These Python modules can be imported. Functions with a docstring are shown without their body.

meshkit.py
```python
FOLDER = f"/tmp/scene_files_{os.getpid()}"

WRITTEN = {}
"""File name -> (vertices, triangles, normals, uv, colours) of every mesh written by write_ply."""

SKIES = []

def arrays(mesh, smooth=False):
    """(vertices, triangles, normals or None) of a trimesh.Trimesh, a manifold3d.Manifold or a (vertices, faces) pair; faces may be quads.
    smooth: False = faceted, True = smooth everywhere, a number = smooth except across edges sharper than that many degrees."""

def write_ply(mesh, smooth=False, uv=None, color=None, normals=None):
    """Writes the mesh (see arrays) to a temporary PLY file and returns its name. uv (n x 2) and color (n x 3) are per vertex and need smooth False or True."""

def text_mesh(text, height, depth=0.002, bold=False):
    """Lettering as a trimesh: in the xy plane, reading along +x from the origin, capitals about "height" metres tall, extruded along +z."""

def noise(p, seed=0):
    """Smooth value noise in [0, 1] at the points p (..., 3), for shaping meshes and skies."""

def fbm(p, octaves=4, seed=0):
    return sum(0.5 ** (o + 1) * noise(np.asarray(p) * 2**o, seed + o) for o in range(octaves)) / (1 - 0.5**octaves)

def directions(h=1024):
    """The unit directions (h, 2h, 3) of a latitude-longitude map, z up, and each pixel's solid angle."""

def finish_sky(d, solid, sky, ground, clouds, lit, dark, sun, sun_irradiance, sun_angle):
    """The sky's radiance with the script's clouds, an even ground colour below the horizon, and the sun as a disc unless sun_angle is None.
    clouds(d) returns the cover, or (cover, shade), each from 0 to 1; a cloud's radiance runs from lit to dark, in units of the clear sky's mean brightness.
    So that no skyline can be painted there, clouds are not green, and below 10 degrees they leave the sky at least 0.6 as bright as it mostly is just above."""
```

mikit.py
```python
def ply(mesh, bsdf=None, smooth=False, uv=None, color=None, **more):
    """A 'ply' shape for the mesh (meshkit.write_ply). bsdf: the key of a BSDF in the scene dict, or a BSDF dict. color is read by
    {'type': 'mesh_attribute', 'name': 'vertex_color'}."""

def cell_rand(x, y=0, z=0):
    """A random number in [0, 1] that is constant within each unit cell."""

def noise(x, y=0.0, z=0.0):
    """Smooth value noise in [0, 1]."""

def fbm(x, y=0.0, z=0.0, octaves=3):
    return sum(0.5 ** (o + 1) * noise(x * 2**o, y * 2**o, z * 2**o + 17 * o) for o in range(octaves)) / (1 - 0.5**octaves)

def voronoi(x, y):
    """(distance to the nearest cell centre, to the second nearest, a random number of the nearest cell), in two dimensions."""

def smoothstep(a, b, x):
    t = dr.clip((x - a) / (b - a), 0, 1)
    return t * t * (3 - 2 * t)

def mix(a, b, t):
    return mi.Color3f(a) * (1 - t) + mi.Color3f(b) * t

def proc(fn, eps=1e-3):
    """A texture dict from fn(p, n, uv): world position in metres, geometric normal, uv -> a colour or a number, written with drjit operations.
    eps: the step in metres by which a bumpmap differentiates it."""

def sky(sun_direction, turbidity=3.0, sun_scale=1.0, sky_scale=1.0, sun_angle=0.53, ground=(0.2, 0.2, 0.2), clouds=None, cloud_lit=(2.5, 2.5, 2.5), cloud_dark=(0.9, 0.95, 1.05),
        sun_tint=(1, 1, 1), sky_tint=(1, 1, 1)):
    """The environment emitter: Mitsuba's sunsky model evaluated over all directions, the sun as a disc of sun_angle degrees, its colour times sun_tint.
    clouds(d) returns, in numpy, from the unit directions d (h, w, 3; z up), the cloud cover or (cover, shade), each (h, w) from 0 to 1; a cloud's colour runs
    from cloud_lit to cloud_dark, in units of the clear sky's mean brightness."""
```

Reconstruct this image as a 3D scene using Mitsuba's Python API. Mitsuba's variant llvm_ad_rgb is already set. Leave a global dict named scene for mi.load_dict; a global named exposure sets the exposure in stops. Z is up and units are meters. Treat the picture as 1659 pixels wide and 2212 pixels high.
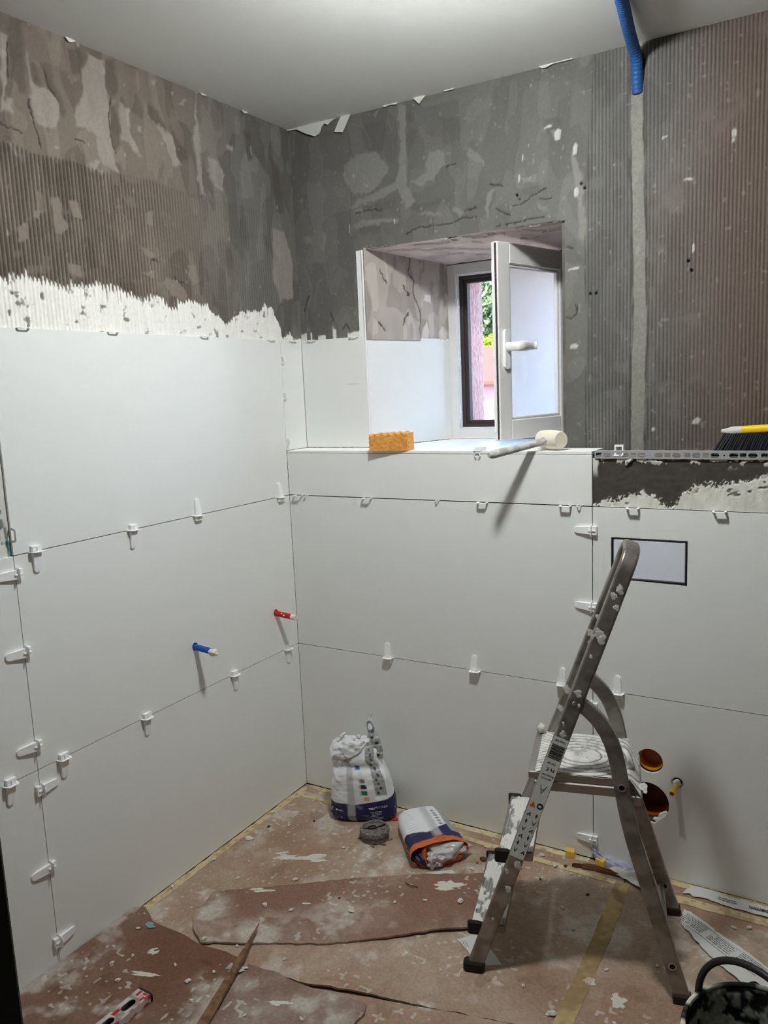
import math, random
import numpy as np
import trimesh
import shapely
from shapely.geometry import Polygon, Point, LineString, box as sbox
import mitsuba as mi
import drjit as dr
import mikit
from mikit import ply, proc, noise, fbm, smoothstep, mix
import meshkit

random.seed(7)
rng = np.random.default_rng(7)
T = mi.ScalarTransform4f
scene, labels = {}, {}

# ------------------------------------------------------------------ camera, light, exposure
CAM = np.array([1.91927, -2.48327, 1.61019])
FWD = np.array([-0.50829678, 0.84754576, -0.15264524])
DOWN = np.array([0.04160417, -0.15287663, -0.98736915])
FPX = 1726.04
scene['camera'] = {'type': 'perspective', 'fov_axis': 'x', 'fov': math.degrees(2 * math.atan(829.5 / FPX)),
                   'near_clip': 0.02, 'far_clip': 2000.0,
                   'to_world': T().look_at(origin=CAM.tolist(), target=(CAM + FWD).tolist(), up=(-DOWN).tolist())}
exposure = 0.13
scene['sky'] = mikit.sky((-0.35, -0.62, 0.70), turbidity=3.0, sun_scale=14, sky_scale=38, ground=(0.3, 0.27, 0.24))
LAMP_POS = (1.14, -0.84, 2.55)
LAMP_CUT = -6.0
LAMP_RAD = 0.08
LAMP = 350.0


def lin(c):
    c = np.asarray(c, float) / 255.0
    return np.where(c <= 0.04045, c / 12.92, ((c + 0.055) / 1.055) ** 2.4)


def L3(*c):
    return [float(x) for x in lin(c)]


# ------------------------------------------------------------------ helpers
def label(key, text, cat=None, group=None, kind=None):
    d = labels.setdefault(key, {})
    if text: d['label'] = text
    if cat: d['category'] = cat
    if group: d['group'] = group
    if kind: d['kind'] = kind


def taken(k):
    return k in scene or k in labels or any(s.startswith(k + '__') for s in scene)


def num(k):
    if not taken(k): return k
    i = 1
    while taken(f'{k}_{i:03d}'): i += 1
    return f'{k}_{i:03d}'


def obj(key, mesh, bsdf, smooth=False, **kw):
    base, i = key, 0
    while key in scene:
        i += 1; key = f'{base}_{i:03d}'
    scene[key] = ply(mesh, bsdf, smooth=smooth, **kw)
    return key


def thing(key, text, cat, group=None):
    key = num(key)
    label(key, text, cat, group)
    return key


def bsdf(name, color, rough=0.6, spec=0.3, metallic=0.0, **kw):
    c = color if isinstance(color, dict) else {'type': 'rgb', 'value': list(color)}
    scene[name] = {'type': 'twosided', 'bsdf': {'type': 'principled', 'base_color': c, 'roughness': rough, 'specular': spec, 'metallic': metallic, **kw}}
    return name


def cat(ms):
    return trimesh.util.concatenate(ms)


def cbox(x0, x1, y0, y1, z0, z1, c=0.001):
    c = min(c, (x1 - x0) / 2.01, (y1 - y0) / 2.01, (z1 - z0) / 2.01)
    P = []
    for x, sx in ((x0, 1), (x1, -1)):
        for y, sy in ((y0, 1), (y1, -1)):
            for z, sz in ((z0, 1), (z1, -1)):
                P += [(x, y + sy * c, z + sz * c), (x + sx * c, y, z + sz * c), (x + sx * c, y + sy * c, z)]
    return trimesh.Trimesh(P).convex_hull


def bx(x0, x1, y0, y1, z0, z1):
    return trimesh.creation.box(bounds=[[x0, y0, z0], [x1, y1, z1]])


def extrude(poly, h):
    ms = [trimesh.creation.extrude_polygon(g, h, engine='earcut') for g in getattr(poly, 'geoms', [poly]) if g.area > 1e-9]
    return cat(ms)


def xform(m, M):
    m = m.copy(); m.apply_transform(M); return m


def frame(o, ex, ey, ez):
    M = np.eye(4)
    M[:3, 0], M[:3, 1], M[:3, 2], M[:3, 3] = ex, ey, ez, o
    return M


def unit(v):
    v = np.asarray(v, float); return v / np.linalg.norm(v)


def tube(pts, r, sides=12, caps=True):
    """A tube along a polyline, radius a number or one per point."""
    p = np.asarray(pts, float); n = len(p); r = np.broadcast_to(r, (n,))
    t = np.gradient(p, axis=0); t /= np.linalg.norm(t, axis=1, keepdims=True)
    a = np.cross(t[0], [0, 0, 1.0] if abs(t[0][2]) < 0.9 else [1.0, 0, 0]); a /= np.linalg.norm(a)
    V = []
    ang = np.arange(sides) * 2 * np.pi / sides
    for i in range(n):
        a = a - t[i] * (a @ t[i]); a /= np.linalg.norm(a); b = np.cross(t[i], a)
        V.append(p[i] + r[i] * (np.cos(ang)[:, None] * a + np.sin(ang)[:, None] * b))
    V = np.vstack(V); F = []
    for i in range(n - 1):
        for j in range(sides):
            q = [i * sides + j, i * sides + (j + 1) % sides, (i + 1) * sides + (j + 1) % sides, (i + 1) * sides + j]
            F += [[q[0], q[1], q[2]], [q[0], q[2], q[3]]]
    if caps:
        c0, c1 = len(V), len(V) + 1
        V = np.vstack([V, p[0], p[-1]])
        for j in range(sides):
            F += [[c0, (j + 1) % sides, j], [c1, (n - 1) * sides + j, (n - 1) * sides + (j + 1) % sides]]
    m = trimesh.Trimesh(V, F, process=False); 
    if m.volume < 0: m.invert()
    return m


def ring(p0, p1, ro, ri, sides=32):
    """A hollow pipe between two points."""
    p0, p1 = np.asarray(p0, float), np.asarray(p1, float)
    pr = np.array([[ri, 0], [ro, 0], [ro, 1], [ri, 1], [ri, 0]], float)
    h = np.linalg.norm(p1 - p0); pr[:, 1] *= h
    m = trimesh.creation.revolve(pr, sections=sides)
    z = (p1 - p0) / h; x = unit(np.cross(z, [0, 0, 1] if abs(z[2]) < .9 else [1, 0, 0])); y = np.cross(z, x)
    return xform(m, frame(p0, x, y, z))


def cyl(p0, p1, r, sides=32):
    m = trimesh.creation.cylinder(r, segment=[p0, p1], sections=sides); return m


def lathe(profile, o, axis=(0, 0, 1), sides=40):
    m = trimesh.creation.revolve(np.array(profile, float), sections=sides)
    z = unit(axis); x = unit(np.cross(z, [0, 0, 1] if abs(z[2]) < .9 else [1, 0, 0])); y = np.cross(z, x)
    m = xform(m, frame(o, x, y, z))
    if m.volume < 0: m.invert()
    return m


def spline(pts, n=40):
    from scipy.interpolate import CubicSpline
    p = np.asarray(pts, float)
    d = np.r_[0, np.cumsum(np.linalg.norm(np.diff(p, axis=0), axis=1))]
    return CubicSpline(d, p)(np.linspace(0, d[-1], n))


def blob(r, seed=0, sub=2, amp=0.35, freq=1.6):
    """A lumpy stone-like solid with radii r."""
    m = trimesh.creation.icosphere(subdivisions=sub)
    v = np.array(m.vertices)
    k = 1 + amp * (meshkit.noise(v * freq + seed * 7.3, seed) * 2 - 1)
    m.vertices = v * k[:, None] * np.asarray(r)
    return m


def rag(n=14, amp=0.3, seed=0):
    """An irregular outline of unit size."""
    g = np.random.default_rng(seed)
    a = np.sort(np.arange(n) / n * 2 * np.pi + g.uniform(-.15, .15, n))
    r = 1 + amp * g.uniform(-1, 1, n)
    return np.stack([r * np.cos(a), r * np.sin(a)], 1)


def grid_mesh(a, b, point, holes=None):
    """A grid over the coordinates a (columns) and b (rows); point(A, B) gives positions; holes(A, B) says which cells to leave out."""
    A, B = np.meshgrid(a, b)
    P = point(A, B).reshape(-1, 3)
    na, nb = len(a), len(b)
    i, j = np.meshgrid(np.arange(na - 1), np.arange(nb - 1))
    q = np.stack([j * na + i, j * na + i + 1, (j + 1) * na + i + 1, (j + 1) * na + i], -1).reshape(-1, 4)
    if holes is not None:
        ca = (A[:-1, :-1] + A[1:, 1:]) / 2; cb = (B[:-1, :-1] + B[1:, 1:]) / 2
        q = q[~holes(ca, cb).ravel()]
    F = np.vstack([q[:, [0, 1, 2]], q[:, [0, 2, 3]]])
    return P, F


def npnoise(A, B, fa, fb, seed=0, octaves=1):
    P = np.stack([A * fa, B * fb, np.zeros_like(A)], -1)
    return meshkit.fbm(P, octaves, seed) if octaves > 1 else meshkit.noise(P, seed)


def sst(a, b, x):
    t = np.clip((x - a) / (b - a), 0, 1); return t * t * (3 - 2 * t)


def poly_in(A, B, poly, soft=0.004, wob=0.006, seed=0):
    """Soft 0..1 mask of a polygon on the wall coordinates A, B, its edge made wavy."""
    pa = np.array(poly); m = np.zeros(A.shape)
    lo, hi = pa.min(0) - .03, pa.max(0) + .03
    rows = np.where((B[:, 0] > lo[1]) & (B[:, 0] < hi[1]))[0]; cols = np.where((A[0] > lo[0]) & (A[0] < hi[0]))[0]
    if len(rows) == 0 or len(cols) == 0: return m
    sl = np.s_[rows[0]:rows[-1] + 1, cols[0]:cols[-1] + 1]
    a, b = A[sl], B[sl]
    a = a + wob * (2 * npnoise(a, b, 60, 40, seed + 3, 2) - 1); b = b + wob * (2 * npnoise(a, b, 50, 60, seed + 9, 2) - 1)
    pg = Polygon(pa).buffer(0.006).buffer(-0.006)
    if pg.is_empty: pg = Polygon(pa)
    pts = shapely.points(a, b)
    d = shapely.distance(shapely.boundary(pg), pts)
    sd = np.where(shapely.contains_xy(pg, a, b), d, -d)
    m[sl] = sst(-soft, soft, sd)
    return m


def line_in(A, B, pts, w, wob=0.003, seed=0):
    pa = np.array(pts); m = np.zeros(A.shape)
    lo, hi = pa.min(0) - .02, pa.max(0) + .02
    rows = np.where((B[:, 0] > lo[1]) & (B[:, 0] < hi[1]))[0]; cols = np.where((A[0] > lo[0]) & (A[0] < hi[0]))[0]
    if len(rows) == 0 or len(cols) == 0: return m
    sl = np.s_[rows[0]:rows[-1] + 1, cols[0]:cols[-1] + 1]
    a, b = A[sl], B[sl]
    a = a + wob * (2 * npnoise(a, b, 90, 90, seed + 5, 2) - 1); b = b + wob * (2 * npnoise(a, b, 90, 90, seed + 8, 2) - 1)
    d = shapely.distance(LineString(pa), shapely.points(a, b))
    m[sl] = 1 - sst(w * .4, w, d)
    return m


def blend(C, col, m):
    return C * (1 - m[..., None]) + lin(col) * m[..., None]

# ------------------------------------------------------------------ materials
def speckle(base, spots, scale, lo, hi, amt=1.0, rough_var=None):
    b, s = L3(*base), L3(*spots)
    def fn(p, n, uv):
        t = smoothstep(lo, hi, fbm(p.x * scale, p.y * scale, p.z * scale, 4)) * amt
        v = 0.9 + 0.2 * noise(p.x * scale * 3, p.y * scale * 3, p.z * scale * 3)
        return mix(b, s, t) * v
    return proc(fn)


bsdf('m_tile', L3(229, 231, 228), 0.38, 0.35)
bsdf('m_tile_light', L3(233, 233, 229), 0.38, 0.35)
bsdf('m_vertex', {'type': 'mesh_attribute', 'name': 'vertex_color'}, 0.9, 0.15)
bsdf('m_vertex_gloss', {'type': 'mesh_attribute', 'name': 'vertex_color'}, 0.45, 0.4)
bsdf('m_mortar', speckle((108, 104, 97), (90, 86, 80), 9, .4, .62), 0.95, 0.1)
bsdf('m_joint', L3(70, 68, 64), 0.95, 0.1)
bsdf('m_ink_line', L3(168, 168, 162), 0.8, 0.1)
bsdf('m_ceiling', L3(204, 205, 200), 0.8, 0.15)
bsdf('m_plaster_flap', L3(238, 238, 234), 0.8, 0.15)
bsdf('m_paint_wall', L3(205, 203, 196), 0.85, 0.1)
bsdf('m_dark', L3(28, 27, 26), 0.7, 0.2)
bsdf('m_black_plastic', L3(22, 22, 23), 0.45, 0.4)
bsdf('m_white_plastic', L3(236, 237, 237), 0.35, 0.4)
bsdf('m_pvc', L3(225, 224, 222), 0.35, 0.45)
bsdf('m_gasket', L3(62, 52, 52), 0.6, 0.3)
bsdf('m_door', L3(24, 27, 25), 0.6, 0.3)
bsdf('m_clip', L3(240, 241, 241), 0.4, 0.4)
bsdf('m_concrete', speckle((112, 98, 84), (150, 140, 126), 14, .5, .7), 0.95, 0.1)
scene['m_clear'] = {'type': 'twosided', 'bsdf': {'type': 'principled', 'base_color': {'type': 'rgb', 'value': L3(225, 228, 228)}, 'roughness': 0.2, 'specular': 0.5}}
scene['m_frost'] = {'type': 'principledthin', 'base_color': {'type': 'rgb', 'value': [0.97, 0.97, 0.98]}, 'roughness': 0.35, 'spec_trans': 0.0, 'diff_trans': 1.9, 'eta': 1.2}

# ------------------------------------------------------------------ ceiling, floor and the unseen walls
XR, YB = 2.30, -2.17
label('ceiling', 'white ceiling with ragged skim edge', kind='structure')
obj('ceiling', bx(-.25, XR + .2, -3.7, .882, 2.6, 2.75), 'm_ceiling')


def flap(pts, y=0.1375, th=0.0025):
    m = extrude(Polygon(pts), th)
    return xform(m, frame([0, y, 0], [1, 0, 0], [0, 0, 1], [0, -1, 0]))


FLAPS = [[(-.012, 2.602), (-.012, 2.596), (.034, 2.594), (.075, 2.571), (.117, 2.553), (.139, 2.56), (.15, 2.582), (.163, 2.59), (.175, 2.583), (.215, 2.602)],
         [(.205, 2.552), (.241, 2.545), (.262, 2.575), (.279, 2.602), (.24, 2.602), (.225, 2.585)],
         [(.535, 2.602), (.545, 2.592), (.56, 2.577), (.572, 2.588), (.59, 2.602)],
         [(.41, 2.602), (.425, 2.594), (.44, 2.598), (.47, 2.594), (.48, 2.602)],
         [(.985, 2.602), (1.005, 2.592), (1.015, 2.591), (1.04, 2.598), (1.10, 2.597), (1.105, 2.602)],
         [(.65, 2.602), (.66, 2.5965), (.69, 2.5965), (.70, 2.602)]]
for f in FLAPS:
    obj('ceiling__plaster_flap', flap(f), 'm_ceiling')
for y, d in ((-.855, .012), (-.33, .008), (-.12, .01)):
    m = extrude(Polygon([(y - .02, 2.602), (y - .006, 2.602 - d), (y + .008, 2.602 - d * .7), (y + .02, 2.602)]), .0025)
    obj('ceiling__plaster_flap', xform(m, frame([-.002, 0, 0], [0, 1, 0], [0, 0, 1], [1, 0, 0])), 'm_ceiling')

label('floor', 'concrete subfloor under the taped brown protective boards', kind='structure')
obj('floor', bx(-.25, XR + .2, -3.7, .15, -.15, -.006), 'm_concrete')

label('wall_right', 'grey wall on the right outside the frame', kind='structure')
obj('wall_right', bx(XR, XR + .2, -3.7, .15, -.006, 2.6), 'm_mortar')
label('wall_rear', 'wall with the doorway the camera looks through', kind='structure')
obj('wall_rear', cat([bx(-.21, 1.30, YB - .12, YB, -.006, 2.6), bx(2.2, XR, YB - .12, YB, -.006, 2.6), bx(1.30, 2.2, YB - .12, YB, 2.12, 2.6)]), 'm_mortar')
label('door_1', 'dark door frame at the left edge of the picture', kind='structure')
obj('door_1__door_jamb', cbox(1.30, 1.392, YB - .15, YB + .004, -.006, 2.12, .003), 'm_door')
obj('door_1__door_jamb', cbox(2.14, 2.2, YB - .15, YB + .02, -.006, 2.12, .003), 'm_door')
obj('door_1__door_head', cbox(1.392, 2.14, YB - .15, YB + .02, 2.06, 2.12, .003), 'm_door')
label('wall_hall', 'walls of the hallway behind the camera', kind='structure')
obj('wall_hall', cat([bx(-.25, XR + .2, -3.7, -3.5, -.006, 2.6), bx(-.25, -.21, -3.5, YB - .12, -.006, 2.6)]), 'm_paint_wall')

# ------------------------------------------------------------------ left wall: backing, tiles, bare adhesive above
H1, H2, H3 = 0.6075, 1.2130, 1.8085
J = 0.0012
PIPES = {'red': (-.130, .769), 'blue': (-.572, .769)}
label('wall_left', 'left wall half tiled in white with bare combed adhesive above', kind='structure')
back = bx(-.21, -.0095, -3.5, .15, -.006, 2.6)
for y, z in PIPES.values():
    back = trimesh.boolean.difference([back, cyl([-.08, y, z], [.02, y, z], .0145)], engine='manifold')
obj('wall_left__backing', back, 'm_joint')


def tile(key, axis, u0, u1, z0, z1, holes=(), th=.009, mat='m_tile'):
    """A tile on the left wall (axis x: u is y) or on the front of the half wall (axis y: u is x); holes are shapely shapes in (u, z)."""
    p = sbox(u0, z0, u1, z1)
    for h in holes: p = p.difference(h)
    m = extrude(p, th)
    if axis == 'x': m = xform(m, frame([-th, 0, 0], [0, 1, 0], [0, 0, 1], [1, 0, 0]))
    else: m = xform(m, frame([0, th, 0], [1, 0, 0], [0, 0, 1], [0, -1, 0]))
    obj(key, m, mat)


YJ = -1.204
hp = [Point(y, z).buffer(.0135) for y, z in PIPES.values()]
tile('wall_left__tile', 'x', YJ + J, -.0006, .004, H1 - J)
tile('wall_left__tile', 'x', YJ + J, -.0006, H1 + J, H2 - J, hp)
tile('wall_left__tile', 'x', YJ + J, -.0012, H2 + J, H3)
tile('wall_left__tile', 'x', .0004, .1355, 1.3885, H3 - .002)
tile('wall_left__tile', 'x', YB, YJ - J, .004, H1 - J)
tile('wall_left__tile', 'x', YB, YJ - J, H1 + J, H2 - J)


def smear_field(A, B, seed, fa, fb):
    """Overlapping trowel smears: a height in metres and a lightness from -1 to 1."""
    n1 = npnoise(A + .05 * npnoise(A, B, 9, 5, seed + 11), B, fa, fb, seed, 2)
    n2 = npnoise(A, B + .04 * npnoise(A, B, 7, 9, seed + 12), fa * 2.1, fb * 1.7, seed + 31, 2)
    s1 = sst(.50, .53, n1); s2 = sst(.56, .585, n2)
    h = .0018 * s1 + .0011 * s2 + .0012 * npnoise(A, B, 30, 18, seed + 40, 3)
    t = .55 * (s1 - .5) + .5 * (s2 - .35) + .5 * (npnoise(A, B, 25, 12, seed + 50, 3) - .5)
    return h, t


L_LIGHT = [[(-.997,2.524),(-.993,2.444),(-1.001,2.359),(-.97,2.339),(-.928,2.354),(-.904,2.403),(-.933,2.451),(-.974,2.445),(-.993,2.471),(-.992,2.521)],[(-.79,2.584),(-.738,2.58),(-.745,2.524),(-.732,2.467),(-.734,2.396),(-.729,2.32),(-.72,2.28),(-.774,2.285),(-.79,2.317),(-.791,2.362),(-.827,2.378),(-.865,2.374),(-.862,2.404),(-.825,2.452),(-.823,2.521)],[(-.697,2.476),(-.656,2.466),(-.662,2.413),(-.639,2.365),(-.62,2.343),(-.642,2.344),(-.681,2.377),(-.7,2.362),(-.695,2.431)],[(-.362,2.587),(-.36,2.485),(-.357,2.399),(-.36,2.287),(-.336,2.268),(-.37,2.274),(-.386,2.364),(-.386,2.444)],[(-.321,2.401),(-.276,2.398),(-.243,2.357),(-.258,2.305),(-.303,2.321),(-.326,2.358)],[(-.539,2.453),(-.487,2.432),(-.469,2.375),(-.447,2.351),(-.489,2.343),(-.514,2.399),(-.548,2.44)],[(-1.068,2.546),(-1.048,2.544),(-1.061,2.443),(-1.085,2.374),(-1.051,2.392),(-1.06,2.363),(-1.093,2.354)],[(.007,2.221),(.074,2.217),(.122,2.113),(.108,1.973),(.025,1.953),(-.011,2.045)],[(-.562,2.586),(-.531,2.59),(-.542,2.565),(-.56,2.571)],[(-.45,2.541),(-.406,2.567),(-.426,2.536)],[(-.227,2.463),(-.188,2.471),(-.2,2.45)],[(-.628,2.431),(-.606,2.431),(-.612,2.411),(-.63,2.412)],[(-.796,2.265),(-.775,2.269),(-.787,2.252)],[(-1.081,2.283),(-1.065,2.282),(-1.052,2.26),(-1.066,2.253)],[(-.834,2.268),(-.799,2.295),(-.786,2.293),(-.809,2.265)]]
L_FLAT = [[(-.966,2.165),(-.939,2.169),(-.931,2.112),(-.921,2.094),(-.938,2.072),(-.965,2.073),(-.966,2.112)],[(-.91,2.16),(-.878,2.17),(-.868,2.142),(-.861,2.123),(-.896,2.122)],[(-1.081,2.071),(-1.046,2.085),(-1.046,2.043),(-1.08,2.034)],[(-.658,2.072),(-.629,2.07),(-.597,2.046),(-.632,2.042)],[(-.561,1.988),(-.513,1.986),(-.467,1.943),(-.496,1.918),(-.543,1.938),(-.571,1.97)],[(-.457,2.038),(-.422,2.042),(-.411,1.99),(-.438,1.975),(-.46,2.009)],[(-.66,1.995),(-.606,2.006),(-.616,1.983)],[(-.624,2.18),(-.593,2.185),(-.598,2.14),(-.624,2.142)],[(-.93,1.994),(-.886,1.993),(-.89,1.962),(-.927,1.964)],[(-1.026,2.117),(-1.005,2.122),(-1.011,2.1),(-1.025,2.103)]]
L_DARK = [[(-.859,2.577),(-.82,2.591),(-.804,2.57),(-.823,2.521),(-.848,2.513),(-.862,2.547)],[(-.735,2.581),(-.704,2.591),(-.689,2.545),(-.693,2.508),(-.724,2.479),(-.737,2.511)],[(-.725,2.469),(-.7,2.445),(-.703,2.362),(-.724,2.331),(-.742,2.383)],[(-.944,2.504),(-.915,2.456),(-.885,2.407),(-.894,2.386),(-.925,2.426),(-.949,2.466)],[(-.989,2.504),(-.969,2.488),(-.961,2.458),(-.985,2.446)],[(-.127,2.541),(-.087,2.538),(-.086,2.45),(-.108,2.433)],[(.023,2.479),(.053,2.453),(.085,2.326),(.093,2.287),(.036,2.285),(.024,2.382)],[(-1.041,2.598),(-.999,2.595),(-1.006,2.499),(-1.01,2.421),(-1.032,2.415),(-1.049,2.455),(-1.045,2.522)],[(.036,2.178),(.058,2.167),(.06,2.134),(.039,2.145)],[(-.69,2.478),(-.663,2.47),(-.666,2.443),(-.686,2.454)],[(-.586,2.505),(-.542,2.495),(-.507,2.461),(-.502,2.44),(-.547,2.451),(-.576,2.465)],[(-.491,2.465),(-.462,2.433),(-.432,2.411),(-.419,2.38),(-.462,2.36),(-.481,2.412)]]
L_CRACK = [[(-1.096,2.324),(-1.071,2.319),(-1.045,2.317),(-1.035,2.312)],[(-1.001,2.387),(-.997,2.351),(-.987,2.316),(-.981,2.29)],[(-1.052,2.529),(-1.056,2.484),(-1.058,2.443)],[(-.945,2.494),(-.938,2.459),(-.918,2.437)],[(-.863,2.34),(-.851,2.338),(-.836,2.332)],[(-.724,2.479),(-.736,2.436),(-.736,2.375),(-.724,2.331)],[(-.52,1.997),(-.513,1.986),(-.485,1.977)],[(-.617,2.038),(-.594,2.038),(-.591,2.033)],[(-.995,2.361),(-1.009,2.385),(-1.001,2.405)]]
WHITE_TOP = np.array([(-1.5, 1.945), (-1.144, 1.938), (-1.062, 1.949), (-1.005, 1.942), (-.947, 1.928), (-.825, 1.949), (-.767, 1.936), (-.66, 1.917), (-.601, 1.936), (-.555, 1.896), (-.48, 1.923), (-.393, 1.921), (-.34, 1.886), (-.296, 1.857), (-.231, 1.892), (-.179, 1.908), (-.101, 1.907), (-.07, 1.943), (-.055, 1.93), (-.031, 1.928), (.006, 1.87), (.03, 1.82), (.06, 1.835), (.075, 1.838), (.102, 1.815), (.2, 1.80)])


def combed(A, pitch, seed, B):
    ph = A / pitch + .35 * (npnoise(A, B, 6, 1.2, seed, 2) - .5) * 2
    return .5 + .5 * np.cos(2 * np.pi * ph)          # 1 on a ridge, 0 in a groove


def left_surface(A, B):
    h, t = smear_field(A, B, 5, 13, 5.5)
    C = np.empty(A.shape + (3,)); C[:] = lin((111, 102, 93))
    grey = sst(-.7, .05, A)                            # the mix turns greyer towards the corner
    C = C * (1 - grey[..., None]) + lin((104, 103, 98)) * grey[..., None]
    tt = np.clip(t, -1, 1)
    C = C * (1 + .40 * tt[..., None])
    h = h * 1.2
    for i, p in enumerate(L_DARK):
        m = poly_in(A, B, p, .008, .009, i); C = blend(C, (84, 77, 71), .7 * m); h = h * (1 - m) - .001 * m
    for i, p in enumerate(L_LIGHT):
        m = poly_in(A, B, p, .005, .010, 20 + i); C = blend(C, (150, 143, 136), .7 * m * (.75 + .5 * npnoise(A, B, 40, 18, 33 + i, 2))); h = h * (1 - m) + (.0035 + .001 * npnoise(A, B, 60, 20, i)) * m
    # combed band below 2.27 m
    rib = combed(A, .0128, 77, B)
    edge = 2.272 + .012 * (npnoise(A, B, 14, 14, 4, 2) - .5) * 2
    band = sst(.006, -.006, B - edge) * sst(.07, -.02, A)
    strength = band * (.35 + .65 * sst(-.25, -.85, A + .12 * (npnoise(A, B, 5, 4, 8) - .5)))
    for i, p in enumerate(L_FLAT):
        m = poly_in(A, B, p, .003, .006, 50 + i); strength = strength * (1 - m); C = blend(C, (128, 119, 110), .8 * m); h = h * (1 - m) + .0028 * m
    worn = sst(.62, .78, npnoise(A, B, 22, 30, 91, 3)); strength = strength * (1 - .8 * worn)
    h = h * (1 - .7 * strength) + strength * (.0048 * rib ** .6 - .001)
    C = C * (1 - (strength * .62 * (1 - rib) ** 2)[..., None])  # shade between the ridges painted into the colour
    for i, p in enumerate(L_CRACK):
        m = line_in(A, B, p, .0032, .004, i); C = blend(C, (52, 47, 44), .8 * m); h = h - .003 * m
    # fresh white adhesive behind the top tile edge
    top = np.interp(A, WHITE_TOP[:, 0], WHITE_TOP[:, 1])
    n = npnoise(A, B, 55, 40, 61, 3) - .5
    gap = top - B + .03 * n - strength * .020 * (rib - .35) + .010 * (npnoise(A, B, 160, 14, 63, 2) - .5)
    w = sst(-.002, .002, gap)
    thin = sst(.68, .76, npnoise(A, B, 38, 60, 66, 4)) * sst(.0, .03, gap) * .8       # scraped spots
    drag = sst(.78, .84, npnoise(A, B, 260, 11, 67, 2)) * sst(.06, .0, gap) * .7
    w = np.clip(w - thin - drag, 0, 1)
    streak = .93 + .14 * npnoise(A, B, 150, 9, 68, 2)
    C = C * (1 - w[..., None]) + (lin((232, 231, 224)) * np.clip(streak, 0, 1.02)[..., None]) * w[..., None]
    h = h * (1 - .6 * w) + w * (.0022 + .0012 * npnoise(A, B, 70, 30, 69, 2))
    dot = sst(.86, .90, npnoise(A, B, 45, 30, 70, 2)); C = blend(C, (160, 154, 146), .5 * dot * (1 - w))
    C = C * (.9 + .2 * npnoise(A, B, 300, 200, 71, 2))[..., None]
    return h, C


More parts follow.
